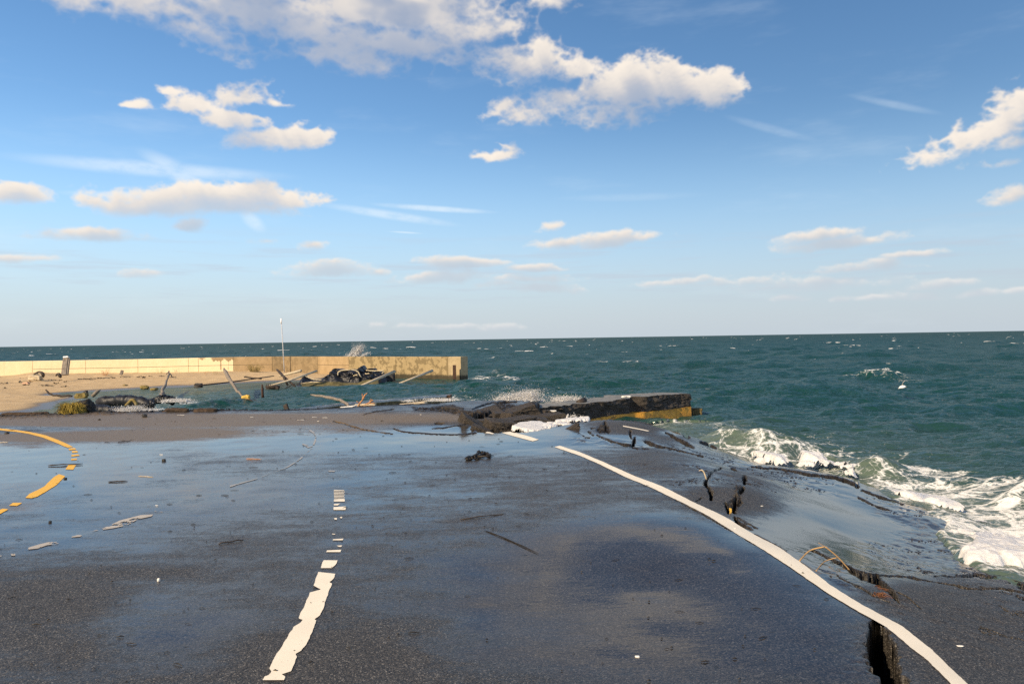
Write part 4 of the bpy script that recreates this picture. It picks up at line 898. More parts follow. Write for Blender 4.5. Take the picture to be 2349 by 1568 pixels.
b = MB(); b.tube(bent(pts([(560, 864), (575, 866), (600, 868)], 42), 6, 2, .02), .04, 5); tag(b.obj("sand_twig", M_WOODD, None, True, P(560, 864, 42)), "dark bent twig lying on the sand behind the leaning post", "twig")
# crossed posts and pale pipes
stick("dark_post", bent(pts([(635, 847), (650, 862), (677, 886)], [42, 41, 39.5]), 8, 2, .01), [.045, .065, .07, .07, .065, .06, .06, .045], M_WOODD, "dark post leaning diagonally across the pale pole beside the marker pole", "post", None, 7, .3)
stick("dark_prop", pts([(651, 865), (660, 884)], 40.5), [.07, .06], M_WOODD, "short dark prop crossing under the leaning dark post", "post")
stick("bleached_pole", pts([(641, 862), (690, 850)], [44, 43]), [.05, .085], M_WOODP, "short pale pole sticking out of the sand in front of the dark wall panel", "pole")
stick("bleached_pole", pts([(612, 886), (665, 872), (727, 850)], [39, 40, 41]), [.035, .055, .065], M_WOODP, "long pale pole passing behind the leaning dark post", "pole")
stick("bleached_pole", pts([(806, 894), (905, 852)], [37.5, 41.5]), [.05, .09], M_WOODP, "pale pole leaning in front of the heap of black tarp", "pole")
stick("bleached_pole", pts([(914, 880), (992, 850)], [39.5, 42.8]), [.045, .08], M_WOODP, "pale pole rising alone from the water in front of the mottled wall", "pole")
# heap of black tarp
TARP_T = off((587, 789), .2109, [(480, 440), (500, 395), (520, 360), (550, 338), (580, 360), (620, 382), (700, 384), (745, 360), (790, 330), (825, 325), (842, 275), (870, 262), (930, 266), (1000, 282), (1060, 271), (1120, 274), (1150, 245), (1165, 230), (1180, 250), (1195, 278), (1240, 262), (1300, 262), (1312, 292), (1380, 296), (1395, 330), (1440, 390)])
def build_tarp():
    Yc = 43.5; c = P(790, 880, Yc); root = empty("tarp_heap", c, "heap of torn black tarp with pale rope edges washed up against the seawall", "tarp")
    xs = [p[0] for p in TARP_T]; n = 190; m = 64; us = np.linspace(xs[0], xs[-1], n)
    v = []
    for u in us:
        tz = np.interp(u, xs, [p[1] for p in TARP_T]); t = P(u, tz, Yc); bz = SEA - .3; hh = t[2] - bz
        for k in range(m):
            a = k / (m - 1) * math.pi; w = .55 + hh * .75
            v.append((t[0], Yc - math.cos(a) * w * (1.0 if a < 1.57 else .6), bz + hh * math.sin(a) ** .8))
    V = np.array(v); w = np.clip((V[:, 2] - SEA) * 1.5, 0, 1)
    nz = fbm(V[:, 0] * 1.1, V[:, 1] * 1.6 + V[:, 2] * 1.4, 1, 4, .55); fold = np.abs(2 * fbm(V[:, 0] * 1.3 + V[:, 2] * .8, V[:, 1] * 2.0 + V[:, 2] * 1.5, 3, 3) - 1)
    V[:, 1] += (nz - .5) * 1.1 * w - (.25 - fold) * .7 * w; V[:, 2] += (fold - .2) * -.22 * w * np.clip(-(V[:, 1] - Yc), 0, 1)
    me = mesh_obj("black_sheet", V, grid_faces(n, m)[:, ::-1].copy(), M_BLACK, root)
    for L in ([(490, 430), (520, 425), (560, 420), (640, 415), (700, 412)], [(890, 340), (900, 300), (930, 285), (1010, 280), (1060, 282), (1110, 300), (1150, 360)], [(1060, 345), (1090, 335), (1105, 345)], [(1195, 285), (1300, 290), (1385, 292), (1375, 320)], [(540, 345), (580, 362), (625, 385), (720, 388)], [(1190, 320), (1240, 322)]):
        q = off((587, 789), .2109, L); b = MB(); b.tube(bent(pts(q, Yc - 1.75), 14, 3, .01), .035, 5); b.obj("rope", M_ROPE, root)
    # olive hem lying in the water
    q = off((587, 789), .2109, [(500, 432), (600, 415), (750, 408), (880, 405), (960, 420), (1050, 425), (1150, 405), (1230, 385), (1330, 388)]); lo = off((587, 789), .2109, [(500, 442), (600, 455), (750, 472), (880, 480), (960, 472), (1050, 470), (1150, 440), (1230, 440), (1330, 400)])
    A = np.array(bent(pts(q, Yc - 2.1), 60)); B_ = np.array(bent(pts(lo, Yc - 3.0), 60)); t = np.linspace(0, 1, 12)[None, :, None]; G = A[:, None] * (1 - t) + (B_[:, None] - [0, 0, .12]) * t
    G[..., 1] += (fbm(G[..., 0] * 3, G[..., 2] * 9, 2, 3) - .5) * .35; G[..., 2] += (fbm(G[..., 0] * 5, G[..., 1] * 3, 4, 3) - .5) * .10
    mesh_obj("olive_hem", G, grid_faces(60, 12), M_OLIVE, root)
build_tarp()
lump("wet_rock", P(893, 866, 44.0), (.7, .5, .45), 8, M_STONE, "small dark boulder in the water at the foot of the mottled wall", "rock")
# root ball with twigs
rb = empty("root_ball", P(625, 890, 37), "tangled ball of roots and twigs in the water left of the black tarp", "roots")
lump("root_clump", P(627, 889, 37), (.5, .35, .2), 5, M_WOODD, parent=rb, amp=.4); tuft("rootlets", P(640, 889, 37) - [0, 0, .05], 50, .35, .5, .6, M_WOODD, None, None, None, (.4, -.1, 0), 5, rb)
b = MB()
for x in (611, 616, 620): b.tube(pts([(x, 892), (x - 1 + (x % 3), 880)], 37), .018, 4)
b.obj("twig", M_WOODD, rb)
# dark rolls of geotextile near the road edge, straw tuft
Yr = 22.5
def roll(L, Y, r, label, seed, nm="tarp_roll"):
    b = MB(); A = bent(pts(L, Y), 26, seed, .02); b.tube(A, [r * (.82 + .36 * float(fbm(np.array([i * .33 + seed * 3.0]), np.array([.5]), 1, 3)[0])) * (0.45 if i in (0, 25) else 1) for i in range(26)], 14, True, .25, seed); return tag(b.obj(nm, M_BLACK, None, True, A[0]), label, "tarp roll", "rolls of black sheeting at the water's edge")
roll([(222, 921), (262, 920), (300, 919), (330, 923), (352, 926)], [24, 24, 23.8, 23.6, 23.6], .17, "long black roll of sheeting with a straw strap lying in the shallow water", 3)
roll([(358, 917), (378, 915), (400, 919)], [24.4, 24.3, 24.2], .13, "shorter black roll lying at the right end of the sheeting by the foam", 6)
roll([(185, 938), (215, 936), (240, 939), (275, 941)], [20.2, 20.4, 20.2, 20], .12, "low black roll half sunk beside the straw tuft", 9)
roll([(255, 944), (285, 940), (312, 944)], [19.6, 19.6, 19.5], .10, "small bluish black lump of sheeting just in front of the long roll", 12)
b = MB(); b.tube(bent(pts([(289, 930), (300, 919), (306, 917), (312, 925), (313, 930)], 23.2), 9), .05, 6); tag(b.obj("straw_strap", M_STRAWD, None, True, P(300, 919, 23.2)), "band of straw bent over the long black roll of sheeting", "straw")
g = P(163, 955, 18.3); g[2] = -.12
lump("turf_clump", g + [0, .35, .05], (.62, .35, .42), 14, M_KELP, "dark clump of torn turf behind the yellow straw at the road edge", "turf", rot=(.2, -.3, .2))
tuft("straw_tuft", g + [-.02, .05, .0], 560, .34, .17, .14, M_STRAW, "thick tuft of yellow straw hanging over the far road edge", "straw tuft", None, (.12, -.22, 0), 6, None, .9)
stick("driftwood_stick", bent(pts([(105, 894), (115, 903), (124, 906), (146, 908), (158, 906), (166, 909)], 29), 12, 4, .01), [.02, .035, .04, .04, .04, .04, .045, .04, .04, .05, .04, .02], M_WOODD, "long crooked dark stick lying on the wet sand", "stick")
b = MB(); A = pts([(198, 907), (198, 895)], 28); b.tube(A, [.09, .05], 6, True, .5); b.tube(pts([(197, 897), (191, 901)], 28), .035, 5); tag(b.obj("dark_stump", M_KELP, None, True, A[0]), "small dark upright stump beside the straw at the foam line", "stump")
lump("straw_clump", P(187, 907, 27.5), (.35, .25, .16), 17, M_STRAWD, "flat straw clump in the foam at the edge of the wet sand", "straw", amp=.35)
stick("driftwood_shard", pts([(212, 908), (224, 897), (231, 893)], 28), [.07, .08, .01], M_WOODG, "grey pointed driftwood shard leaning in the foam", "driftwood")
for i, (x, y, lab) in enumerate(((331, 888, "tan clump of straw sitting in the shallow wash below the beach"), (354, 892, "small tan scrap of straw right of the clump in the wash"), (287, 884, "pale tan scrap of straw on the wet sand"))):
    lump("straw_clump", at(x, y, -.72), (.40 - .1 * i, .3, .18 - .04 * i), 21 + i, M_STRAWD, lab, "straw", None, amp=.45, ball=.5)
lump("dark_rock", P(455, 884, 37.5), (.32, .25, .2), 26, M_STONE, "dark angular rock at the waterline behind the long thin pole", "rock")
# beach litter and plants
bb = empty("driftwood_pile", at(80, 868, -.45), "low bleached driftwood pile with arching stems on the sand mound at the left", "driftwood")
Yp = 46
b = MB(); b.tube(bent(pts([(72, 868), (78, 859), (84, 857), (95, 868)], Yp), 9), .05, 6); b.obj("arched_stem", M_WOODG, bb)
b = MB(); b.tube(bent(pts([(78, 859), (90, 852), (99, 858), (100, 866)], Yp), 9), [.05, .06, .06, .05, .08, .10, .08, .05, .03], 6); b.obj("arched_stem", M_WOODD, bb)
lump("pale_core", P(83, 866, Yp), (.75, .4, .3), 40, M_WOODP, parent=bb, amp=.3)
tuft("small_shrub", P(241, 864, 50), 26, .55, .35, .12, M_ORANGE, "little orange twiggy shrub on a sand hump below the painted wall", "shrub", None, (0, 0, 0), 9)
tuft("beach_plant", P(585, 857, 53.0), 70, .75, .4, .3, M_STRAWD, "bushy olive plant growing against the bare concrete panel", "plant", None, (0, 0, 0), 10)
for i, (x, y, lab) in enumerate(((476, 867, "thin reddish weed standing on the sand left of the leaning post"), (496, 862, "thin pale weed in front of the flaking paint"), (367, 856, "low green weed at the foot of the painted wall"), (657, 853, "small dark sprig of weed on the sand by the marker pole"), (406, 853, "short grey weed stem against the painted wall"))):
    tuft("beach_weed", P(x, y, 50.5), 14, .45 - .05 * i, .22, .15, (M_ORANGE, M_STRAWD, M_STRAWD, M_WOODD, M_WOODG)[i], lab, "weed", "weeds growing on the beach", (0, 0, 0), 12 + i)
b = MB(); b.tube(bent(pts([(128, 862), (133, 856), (137, 861), (140, 866)], 45), 8), [.04, .05, .05, .08, .10, .10, .08, .04], 6); tag(b.obj("driftwood_curl", M_WOODD, None, True, P(133, 860, 45)), "dark curled driftwood at the left foot of the leaning timber", "driftwood")
WRACK = [(5, 882, 22), (17, 880, 26), (60, 877, 34), (60, 884, 14), (83, 872, 12), (120, 873, 18), (139, 874, 8), (150, 876, 8), (102, 885, 22), (112, 886, 26), (148, 888, 16), (184, 871, 12), (210, 870, 20), (260, 867, 10), (290, 866, 22), (320, 865, 18), (345, 864, 8), (30, 862, 8), (40, 868, 30), (110, 867, 22), (12, 892, 6), (200, 871, 26), (330, 867, 6), (395, 866, 22), (10, 868, 26), (56, 870, 18), (92, 869, 14), (128, 880, 14), (240, 868, 30), (370, 864, 12)]
protoW = None
for i, (x, y, w) in enumerate(WRACK):
    c = at(x, y, float(np.interp(y, [860, 890], [-.52, -.66]))); s = w * c[1] / F
    b = MB(); r = random.Random(i)
    q = [c + np.array([(k / 6 - .5) * s, (r.random() - .5) * s * .5, .02 + .07 * r.random()]) for k in range(7)]
    b.tube(bent(q, 16, i, .012), [.008 + .028 * r.random() ** 2 for _ in range(16)], 5, True, .6, i)
    tag(b.obj("seaweed_scrap", M_KELP if i % 3 else M_WOODD, None, True, c), "dark scrap of seaweed and twigs lying along the sandy beach", "seaweed", "scraps of seaweed along the beach")
tag(lump("pink_debris", at(60, 881, -.62), (.35, .25, .2), 44, simple("pinkish_scrap", (.55, .30, .20), .8), "small pinkish scrap lying on seaweed at the left of the beach", "debris"), None, None)

# ------------------------------------------------------------------ sill wall beyond the road
sw = empty("low_sill_wall", P(650, 943, 18.2), "low mossy concrete sill running from the road edge out into the water", "sill wall")
ST = [(630, 942.5, 18.05), (700, 935, 19.2), (800, 924, 20.9), (900, 915.5, 22.9), (980, 909, 24.9), (1026, 905.5, 26.2)]
def sillpt(x): return P(x, np.interp(x, [a[0] for a in ST], [a[1] for a in ST]), np.interp(x, [a[0] for a in ST], [a[2] for a in ST]))
xs = np.linspace(630, 1026, 60); v = []
for i, x in enumerate(xs):
    t = sillpt(x); j = .03 * (fbm(np.array([i * .4]), np.array([3.1]), 1, 3)[0] - .5); q = np.array([.35, .94, 0])
    v += [t - q * .02 + [0, 0, -1.3], t - q * .02 + [0, 0, -.06 + j], t + [0, 0, j], t + q * .40 + [0, 0, j], t + q * .40 + [0, 0, -1.3]]
v = np.array(v).reshape(60, 5, 3)
mesh_obj("mossy_face", v[:, :2], grid_faces(60, 2)[:, ::-1].copy(), M_MOSS, sw, False); mesh_obj("wet_top", v[:, 1:4] + [0, 0, .003], grid_faces(60, 3)[:, ::-1].copy(), M_SILL, sw, False)
b = MB(); t = sillpt(1026); b.box(t + [0, .3, -.33], .22, .7, .62); b.obj("broken_end", M_RUST, sw, False)
for i, (x, y, w, h, lab) in enumerate(((835, 931.5, .5, .12, "pale broken slab leaning at the foot of the mossy sill"), (800, 935, .35, .08, "small white chip of concrete at the left foot of the mossy sill"), (948, 927, .75, .09, "long tan driftwood plank wedged under the mossy sill"))):
    lump("broken_slab", P(x, y, 18.6 + i * .3 - (i == 1) * .6), (w, .2, h), 50 + i, (M_WOODP, M_LEAFW, M_WOODP)[i], lab, "rubble", None, (0, -.08, 0), .12)
stick("grey_branch", bent(pts([(712, 905), (740, 908), (770, 915), (790, 923), (806, 934)], [24, 23, 21.5, 20, 18.6]), 14, 3, .01), [.02, .03, .04, .04, .042, .045, .045, .045, .045, .045, .042, .04, .035, .03], M_WOODG, "long grey branch lying from the water over the mossy sill", "branch", None, 7, .3)
tw = empty("orange_branch", P(835, 932, 18.5), "orange twiggy branch caught on the mossy sill", "branch")
for L, r in (([(822, 933), (833, 915), (838, 904)], .022), ([(833, 915), (831, 902)], .014), ([(838, 906), (843, 901)], .012), ([(829, 933), (845, 925), (856, 917)], .02), ([(845, 925), (860, 924)], .014), ([(838, 928), (852, 932)], .014), ([(826, 925), (818, 920)], .012), ([(850, 920), (852, 914)], .012)):
    b = MB(); b.tube(bent(pts(L, 18.5), 6, 2, .01), r, 5); b.obj("twig", M_ORANGE, tw)
lump("mooring_stub", P(657, 934, 18.6), (.09, .09, .16), 60, M_WOODD, "short dark stub sticking up by the left end of the sill", "stub", None, (0, -.4, 0))
for i, (x, y, w, h, lab) in enumerate(((408, 944, .55, .16, "brown earth lump on the far road edge near the white water"), (478, 942, .5, .14, "tan and brown clod on the far road edge right of the earth lump"), (60, 955, 1.0, .10, "long reddish brown clod along the far road edge at the left"))):
    p_ = P(x, y, 17.45); p_[2] = .0; lump("earth_clod", p_, (w, .3, h), 70 + i, simple("brown_earth", (.06, .04, .026), .9, .4, 12, .8, .05), lab, "clod", None, (0, 0, 0), .5, None, 5, .1, .5)

# ------------------------------------------------------------------ tilted block of roadway with its yellow band
def build_block():
    a0, a1, e1, e0 = P(1240, 934, 18.6), P(1583, 903.5, 23.0), None, None
    root = empty("tilted_road_block", (a0 + a1) / 2 * np.array([1, 1, 0]) + [0, 0, SEA], "long tilted block of black asphalt with a yellow painted base rising from the water", "road block")
    n, L = 150, [(1150, 947, 17.4), (1240, 934.5, 18.6), (1320, 927.5, 19.7), (1400, 919, 20.8), (1454, 912, 21.6), (1475, 909, 21.7), (1530, 905.5, 22.5), (1583, 902.5, 23.2)]
    xs = np.linspace(1150, 1583, n)
    top = np.array([P(x, np.interp(x, [q[0] for q in L], [q[1] for q in L]), np.interp(x, [q[0] for q in L], [q[2] for q in L])) for x in xs])
    ly = np.interp(xs, [1150, 1300, 1400, 1470, 1583], [985, 974, 952, 946, 932])
    d = np.array([4.4, 4.4, 0]); d /= np.linalg.norm(d); nq = np.array([-d[1], d[0], 0])
    m = 40; G = np.empty((n, m, 3))
    for i in range(n):
        bot = P(xs[i], ly[i], top[i, 1]); t = np.linspace(0, 1, m)
        G[i] = top[i] * (1 - t[:, None]) + np.array([top[i, 0], top[i, 1], bot[2]]) * t[:, None]
    s = np.hypot(G[..., 0] - G[0, 0, 0], G[..., 1] - G[0, 0, 1]); z = G[..., 2]
    dsp = (fbm(s * 3, z * 5, 1, 5, .62) - .5) * .26 + (fbm(s * 16, z * 16, 3, 3, .6) - .5) * .09
    notch = np.where((xs > 1452) & (xs < 1473), .22, 0) ; notch = np.convolve(notch, np.ones(5) / 5, 'same')
    G += nq * (dsp + notch[:, None])[..., None]
    G[:, 0, 2] += (fbm(s[:, 0] * 5, s[:, 0] * 0, 2, 3) - .5) * .05
    mesh_obj("asphalt_face", G, grid_faces(n, m)[:, ::-1].copy(), M_BROKEN, root)
    back = G[:, 0] + nq * .95; tp = np.stack([G[:, 0] + [0, 0, .004], (G[:, 0] + back) / 2 + [0, 0, .02], back + [0, 0, .004]], 1)
    wtop = tp.copy(); mesh_obj("top_surface", wtop, grid_faces(n, 3)[:, ::-1].copy(), M_SLAB, root)
    bk = np.stack([back + [0, 0, .004], back + [0, 0, -1.6]], 1); mesh_obj("back_face", bk, grid_faces(n, 2)[:, ::-1].copy(), M_BROKEN, root)
    e = G[-1]; t_ = np.linspace(0, .95, 6); En = e[None] + nq[None, None] * t_[:, None, None]; En[..., 0] += (fbm(En[..., 1] * 7, En[..., 2] * 7, 4, 4) - .5) * .10
    En[0] = e; mesh_obj("end_face", En, grid_faces(6, m)[:, ::-1].copy(), M_BROKEN, root)
    # yellow base
    i0 = int(n * (1330 - 1150) / (1583 - 1150)); idx = np.arange(i0, n); Y2 = np.empty((len(idx), 12, 3))
    for j, i in enumerate(idx):
        t = np.linspace(0, 1, 12)[:, None]; u = G[i, -1] - nq * .05; u = np.array([top[i, 0], top[i, 1], G[i, -1, 2]]) - nq * .03; lo = u + [0, 0, -1.0]; Y2[j] = u * (1 - t) + lo * t
    Y2 += nq * ((fbm(Y2[..., 0] * 6, Y2[..., 2] * 6, 2, 4) - .5) * .05)[..., None]
    mesh_obj("yellow_base", Y2, grid_faces(len(idx), 12)[:, ::-1].copy(), M_PYEL, root)
    u = Y2[:, 0]; lg = np.stack([u, u + nq * .3 + [0, 0, .01]], 1); mesh_obj("base_ledge", lg, grid_faces(len(idx), 2)[:, ::-1].copy(), M_PYEL, root)
    ee = Y2[-1]; e2 = np.stack([ee, ee + nq * .9], 0); mesh_obj("base_end", e2, grid_faces(2, 12)[:, ::-1].copy(), M_BROKEN, root)
    lump("corner_footing", P(1594, 941, 23.8) + [0, 0, -.12], (.30, .5, .45), 90, M_MOSS, parent=root, amp=.12)
build_block()
lump("white_scrap", P(1436, 911.5, 21.3) + [0, 0, .03], (.22, .12, .04), 91, M_LEAFW, "white scrap lying on top of the tilted road block", "scrap")
lump("white_scrap", P(1268, 944, 18.2) + [0, -.1, .03], (.14, .1, .03), 92, M_LEAFW, "white scrap lying among the broken asphalt left of the tilted block", "scrap")
stick("log_stub", pts([(1326, 924), (1342, 917)], [20.2, 20.4]), [.08, .075], M_WOODD, "short dark log end poking up behind the tilted road block", "log")
lump("sheet_pile_stub", P(1594, 941, 24.5), (.05, .05, .05), 93, M_MOSS) if False else None

# broken asphalt chunks in the breach
Z9 = lambda x, y: (o9[0] + k9 * x, o9[1] + k9 * y)
CH = [ # zoom centre, size m, depth, rot, label
 ((325, 362), (.60, .35, .14), 17.4, (0, .03, .1), "flat ridge of broken asphalt at the left end of the rubble"),
 ((560, 375), (.34, .3, .13), 17.0, (0, 0, .4), "small dark asphalt lump between the flat ridge and the round lump"),
 ((665, 350), (.15, .25, .22), 17.2, (0, .1, .2), "narrow black asphalt lump at the left of the rubble"),
 ((780, 358), (.42, .35, .22), 17.1, (0, .15, 0), "rounded brown asphalt lump at the left of the rubble"),
 ((1010, 410), (.46, .35, .18), 16.4, (0, .25, .2), "dark jagged asphalt lump left of the triangular slab"),
 ((1280, 400), (.60, .5, .12), 16.8, (.35, -.25, .3), "tilted triangular asphalt slab in the middle of the rubble"),
 ((1512, 432), (.40, .4, .22), 16.2, (0, .05, .1), "square black asphalt block in the middle of the rubble"),
 ((1800, 370), (.68, .5, .34), 16.9, (.1, -.38, .2), "large asphalt block with a raised corner right of the square black block"),
 ((1270, 515), (.55, .35, .12), 15.4, (0, 0, .1), "flat dark asphalt slab lying below the triangular slab"),
 ((1080, 575), (.60, .35, .26), 14.3, (.2, .75, .15), "long asphalt slab sloping down to the left edge of the hole"),
 ((1475, 590), (.52, .45, .38), 14.0, (.1, .15, .4), "big rough asphalt lump at the front edge of the breach"),
 ((1185, 660), (.34, .3, .22), 13.5, (0, .5, 0), "small asphalt wedge under the sloping slab by the white line"),
 ((1700, 620), (.28, .3, .26), 14.2, (.2, .3, .5), "asphalt chunk between the big lump and the white foam"),
 ((1750, 520), (.55, .5, .26), 15.3, (0, -.1, .4), "broad asphalt chunk behind the white foam"),
 ((2000, 530), (.50, .5, .30), 15.7, (.1, .2, .1), "dark asphalt chunk at the foot of the tilted block"),
 ((2200, 480), (.55, .5, .34), 16.6, (0, -.1, .5), "asphalt chunk pressed against the left end of the tilted block"),
 ((2150, 385), (.16, .2, .14), 17.6, (0, 0, .3), "small black asphalt lump on top beside the raised corner"),
 ((1650, 470), (.35, .4, .25), 15.9, (0, .3, .6), "asphalt lump tucked under the large block"),
]
for i, ((zx, zy), s, Y, rot, lab) in enumerate(CH):
    x, y = Z9(zx, zy); lump("asphalt_chunk", P(x, y, Y) - [0, 0, .045], (s[0], s[1], s[2] * .68), 100 + i * 3, M_BROKEN, lab, "asphalt chunk", "broken asphalt chunks in the breach", tuple(q * .75 for q in rot[:2]) + (rot[2],), .17, None, 8, .45)
lump("asphalt_wedge", at(1312, 985.5, .02) + [0, .1, 0], (.28, .14, .1), 170, M_BROKEN, "thin curl of asphalt at the lip of the hole in front of the white foam", "asphalt chunk", None, (0, -.5, .2), .15)

# ------------------------------------------------------------------ thick foam and spray
def foam_patch(name, poly, res, base, thick, seed, label, soft=10, lumps=1.0, zref=-.5):
    a = np.array(poly)
    q = np.array([at(x, y, base if not callable(base) else zref)[:2] for x, y in poly]); x0, y0 = q.min(0) - .3; x1, y1 = q.max(0) + .3
    X, Y = np.meshgrid(np.arange(x0, x1, res), np.arange(y0, y1, res)); zb = base(X, Y) if callable(base) else np.full(X.shape, base)
    px, py = proj(X, Y, zb); i = inside(px, py, poly); d, _ = seg_dist(px, py, list(poly) + [poly[0]]); sd = np.where(i, d, -d)
    n = fbm(X * 3.1, Y * 3.1, seed, 5, .58); bl = 1 - np.abs(2 * fbm(X * 7, Y * 7, seed + 1, 4, .55) - 1)
    e = sstep(sd + (n - .5) * 22, -1, soft); k = sstep(n * .6 + bl * .4 + e * .45, .62, .95)
    big = sstep(fbm(X * 1.3, Y * 1.3, seed + 2, 3), .42, .75)
    z = zb - .03 + e * (.045 + thick * (k * (.35 + .65 * big) * lumps + .18 * bl))
    keep = (sd > -6) & (n * .6 + bl * .45 + e * .5 > .74)
    f = grid_faces(*X.shape); kf = keep.ravel()[f].all(1); f = f[kf]; u, inv = np.unique(f, return_inverse=True)
    V = np.stack([X, Y, z], -1).reshape(-1, 3)[u]
    o = mesh_obj(name, V, inv.reshape(-1, 4).astype(np.int32), M_FOAM, None, True, None, V.mean(0)); tag(o, label, "foam", None, 'stuff')
zs = lambda x, y: np.maximum(zroad(x, y) * .9 + SEA * .1, SEA + .03)
o10, k10 = (1927, 1055), .1931    # zoom 2100..2560 x 1150..1480
Q = lambda L: off(o10, k10, L)
foam_patch("sea_foam", Q([(420, 335), (620, 330), (560, 250), (680, 250), (900, 330), (1150, 400), (1450, 460), (1900, 590), (2186, 690), (2600, 860), (2700, 1000), (2186, 830), (1800, 690), (1450, 630), (1200, 600), (950, 570), (760, 545), (560, 460)]), .024, zs, .12, 1, "thick band of white foam sliding up the sunken asphalt", 16)
foam_patch("sea_foam", Q([(1380, 820), (1600, 880), (1900, 850), (2100, 900), (2500, 1000), (2700, 1500), (2186, 1440), (1850, 1370), (1500, 1290), (1280, 1190), (1500, 1130), (1540, 1020), (1300, 930), (1120, 870)]), .020, zs, .19, 2, "heaped white foam beside the cracked apron at the right edge", 18)
foam_patch("sea_foam", Q([(940, 590), (1000, 560), (1350, 780), (1560, 1000), (1300, 1000), (1180, 960), (1340, 850), (1080, 680)]), .022, zs, .05, 3, "thin lacy foam between the two thick bands", 14, .6)
foam_patch("sea_foam", [(1174, 990), (1184, 983), (1196, 977), (1212, 976), (1222, 969), (1240, 970), (1250, 975), (1290, 967), (1335, 962), (1350, 964), (1300, 974), (1285, 977), (1240, 987)], .012, lambda x, y: np.full(x.shape, -.045), .05, 4, "bright white foam filling the hole in front of the tilted block", 2, 1.0, -.045)
#, (1120, 988), (1133, 989), (1140, 994)], .012, lambda x, y: zroad(x, y) + .03, .03, 5, "small white foam patch at the end of the white line", 2) if False else None
foam_patch("sea_foam", off(o4, k4, [(700, 490), (850, 545), (1000, 570), (1160, 575), (1160, 570), (1000, 545), (900, 520), (760, 490), (690, 470)]), .03, zs, .10, 2, "white foam line where the surge meets the sunken asphalt", 5)
foam_patch("sea_foam", off(o4, k4, [(1080, 570), (1110, 520), (1160, 530), (1220, 540), (1300, 570), (1400, 570), (1470, 600), (1400, 640), (1250, 600)]), .03, lambda x, y: np.full(x.shape, SEA + .06), .16, 3, "tumbling foam on the small breaking wave by the asphalt", 10, 1.0, -.74)
def spray(name, px, py, Y, w, h, n, seed, label, size=.016, skew=0.0, core=.5):
    r = np.random.default_rng(seed); c = P(px, py, Y); v = []; f = []
    oct_v = np.array([(1, 0, 0), (-1, 0, 0), (0, 1, 0), (0, -1, 0), (0, 0, 1), (0, 0, -1)], float); oct_f = [(0, 2, 4), (2, 1, 4), (1, 3, 4), (3, 0, 4), (2, 0, 5), (1, 2, 5), (3, 1, 5), (0, 3, 5)]
    jets = r.normal(0, w * .30, 9); jh = h * (.35 + .65 * r.random(9)) * np.exp(-(jets / w) ** 2)
    for i in range(n):
        j = r.integers(9); u = r.random() ** 1.6
        s = size * np.exp(r.normal(0, .55)) * (1.5 - u)
        p = c + [jets[j] + r.normal(0, w * .07 * (1 + 1.5 * u)) + skew * u * h, r.normal(0, w * .12), jh[j] * u + r.normal(0, h * .02)]
        if r.random() < .14: p = c + [r.normal(0, w * .42) + skew * h * .4, r.normal(0, w * .15), abs(r.normal(0, h * .45))]; s *= .55
        b0 = len(v); st = np.array([1, 1, 1 + r.random()]); v += list(p + oct_v * s * st); f += [tuple(q + b0 for q in t) for t in oct_f]
    for i in range(int(n * core)):
        j = r.integers(9); p = c + [jets[j] * 1.2 + r.normal(0, w * .12), r.normal(0, w * .12), abs(r.normal(0, h * .10))]; s = size * 1.2 * np.exp(r.normal(0, .4)); b0 = len(v); v += list(p + oct_v * s); f += [tuple(q + b0 for q in t) for t in oct_f]
    o = mesh_obj(name, v, f, M_FOAM, None, True, None, c); tag(o, label, "spray", None, 'stuff')
spray("sea_spray", 1190, 919, 21.5, 1.1, .42, 20000, 1, "burst of white spray breaking behind the rubble", .0045, .25)
spray("sea_spray", 1290, 920, 21.8, .9, .20, 8000, 2, "lower burst of spray behind the tilted block", .0045, .1, .3)
spray("sea_spray", 815, 819, 56.0, .75, 1.3, 14000, 3, "tall plume of spray shooting up behind the seawall", .0075, .45, .1)
spray("sea_spray", 312, 946, 19.3, .8, .20, 9000, 4, "splash of white water in front of the black rolls", .0045, 0, .6)
spray("sea_spray", 405, 921, 24, .8, .12, 4500, 5, "small splash at the right end of the black rolls", .005, .2, .5)
spray("sea_spray", 995, 919, 22, .9, .10, 3600, 6, "line of splashes at the end of the mossy sill", .0045, 0, .2)
spray("sea_spray", 1295, 958, 17.2, .6, .10, 400, 7, "drops of spray against the foot of the tilted block", .006, 0, 0)

# ------------------------------------------------------------------ small things on the road
def rp(x, y, dz=0.0): return on_road(x, y) + np.array([0, 0, dz])
def rlump(x, y, wpx, h, m, name, lab, cat, group=None, seed=1, sy=.7, amp=.25):
    c = rp(x, y); w = wpx * c[1] / F; return lump(name, c + [0, 0, h * .3], (w, w * sy, h), seed, m, lab, cat, group, (0, 0, seed * .7), .38, None, 3, .2, .55)
rlump(332, 956, 15, .08, M_STONE, "dark_rock", "dark angular rock on the sandy far side of the road", "rock", None, 3)
rlump(376, 1057, 9, .035, M_STONE, "dark_stone", "small black stone on the wet road in the middle of the left lane", "stone", None, 4)
rlump(115, 1198, 6, .02, M_STONE, "dark_stone", "small black stone near the left edge above the worn white dashes", "stone", None, 5)
rlump(228, 963, 5, .03, M_STONE, "dark_stone", "tiny black stone on the sand film at the far left", "stone", None, 6)
rlump(16, 994, 10, .04, M_STONE, "dark_stone", "small black stone beside the yellow line at the left edge", "stone", None, 7)
rlump(364, 1332, 7, .025, M_LEAFW, "white_shell", "small white shell in the lower left of the road", "shell", None, 8)
rlump(1450, 1641, 0.1, .001, M_LEAFW, "white_shell", "x y z q", "shell") if False else None
rlump(1462, 1506, 10, .008, M_LEAFW, "white_shell", "thin white scrap in the lower middle of the wet road", "shell", None, 9)
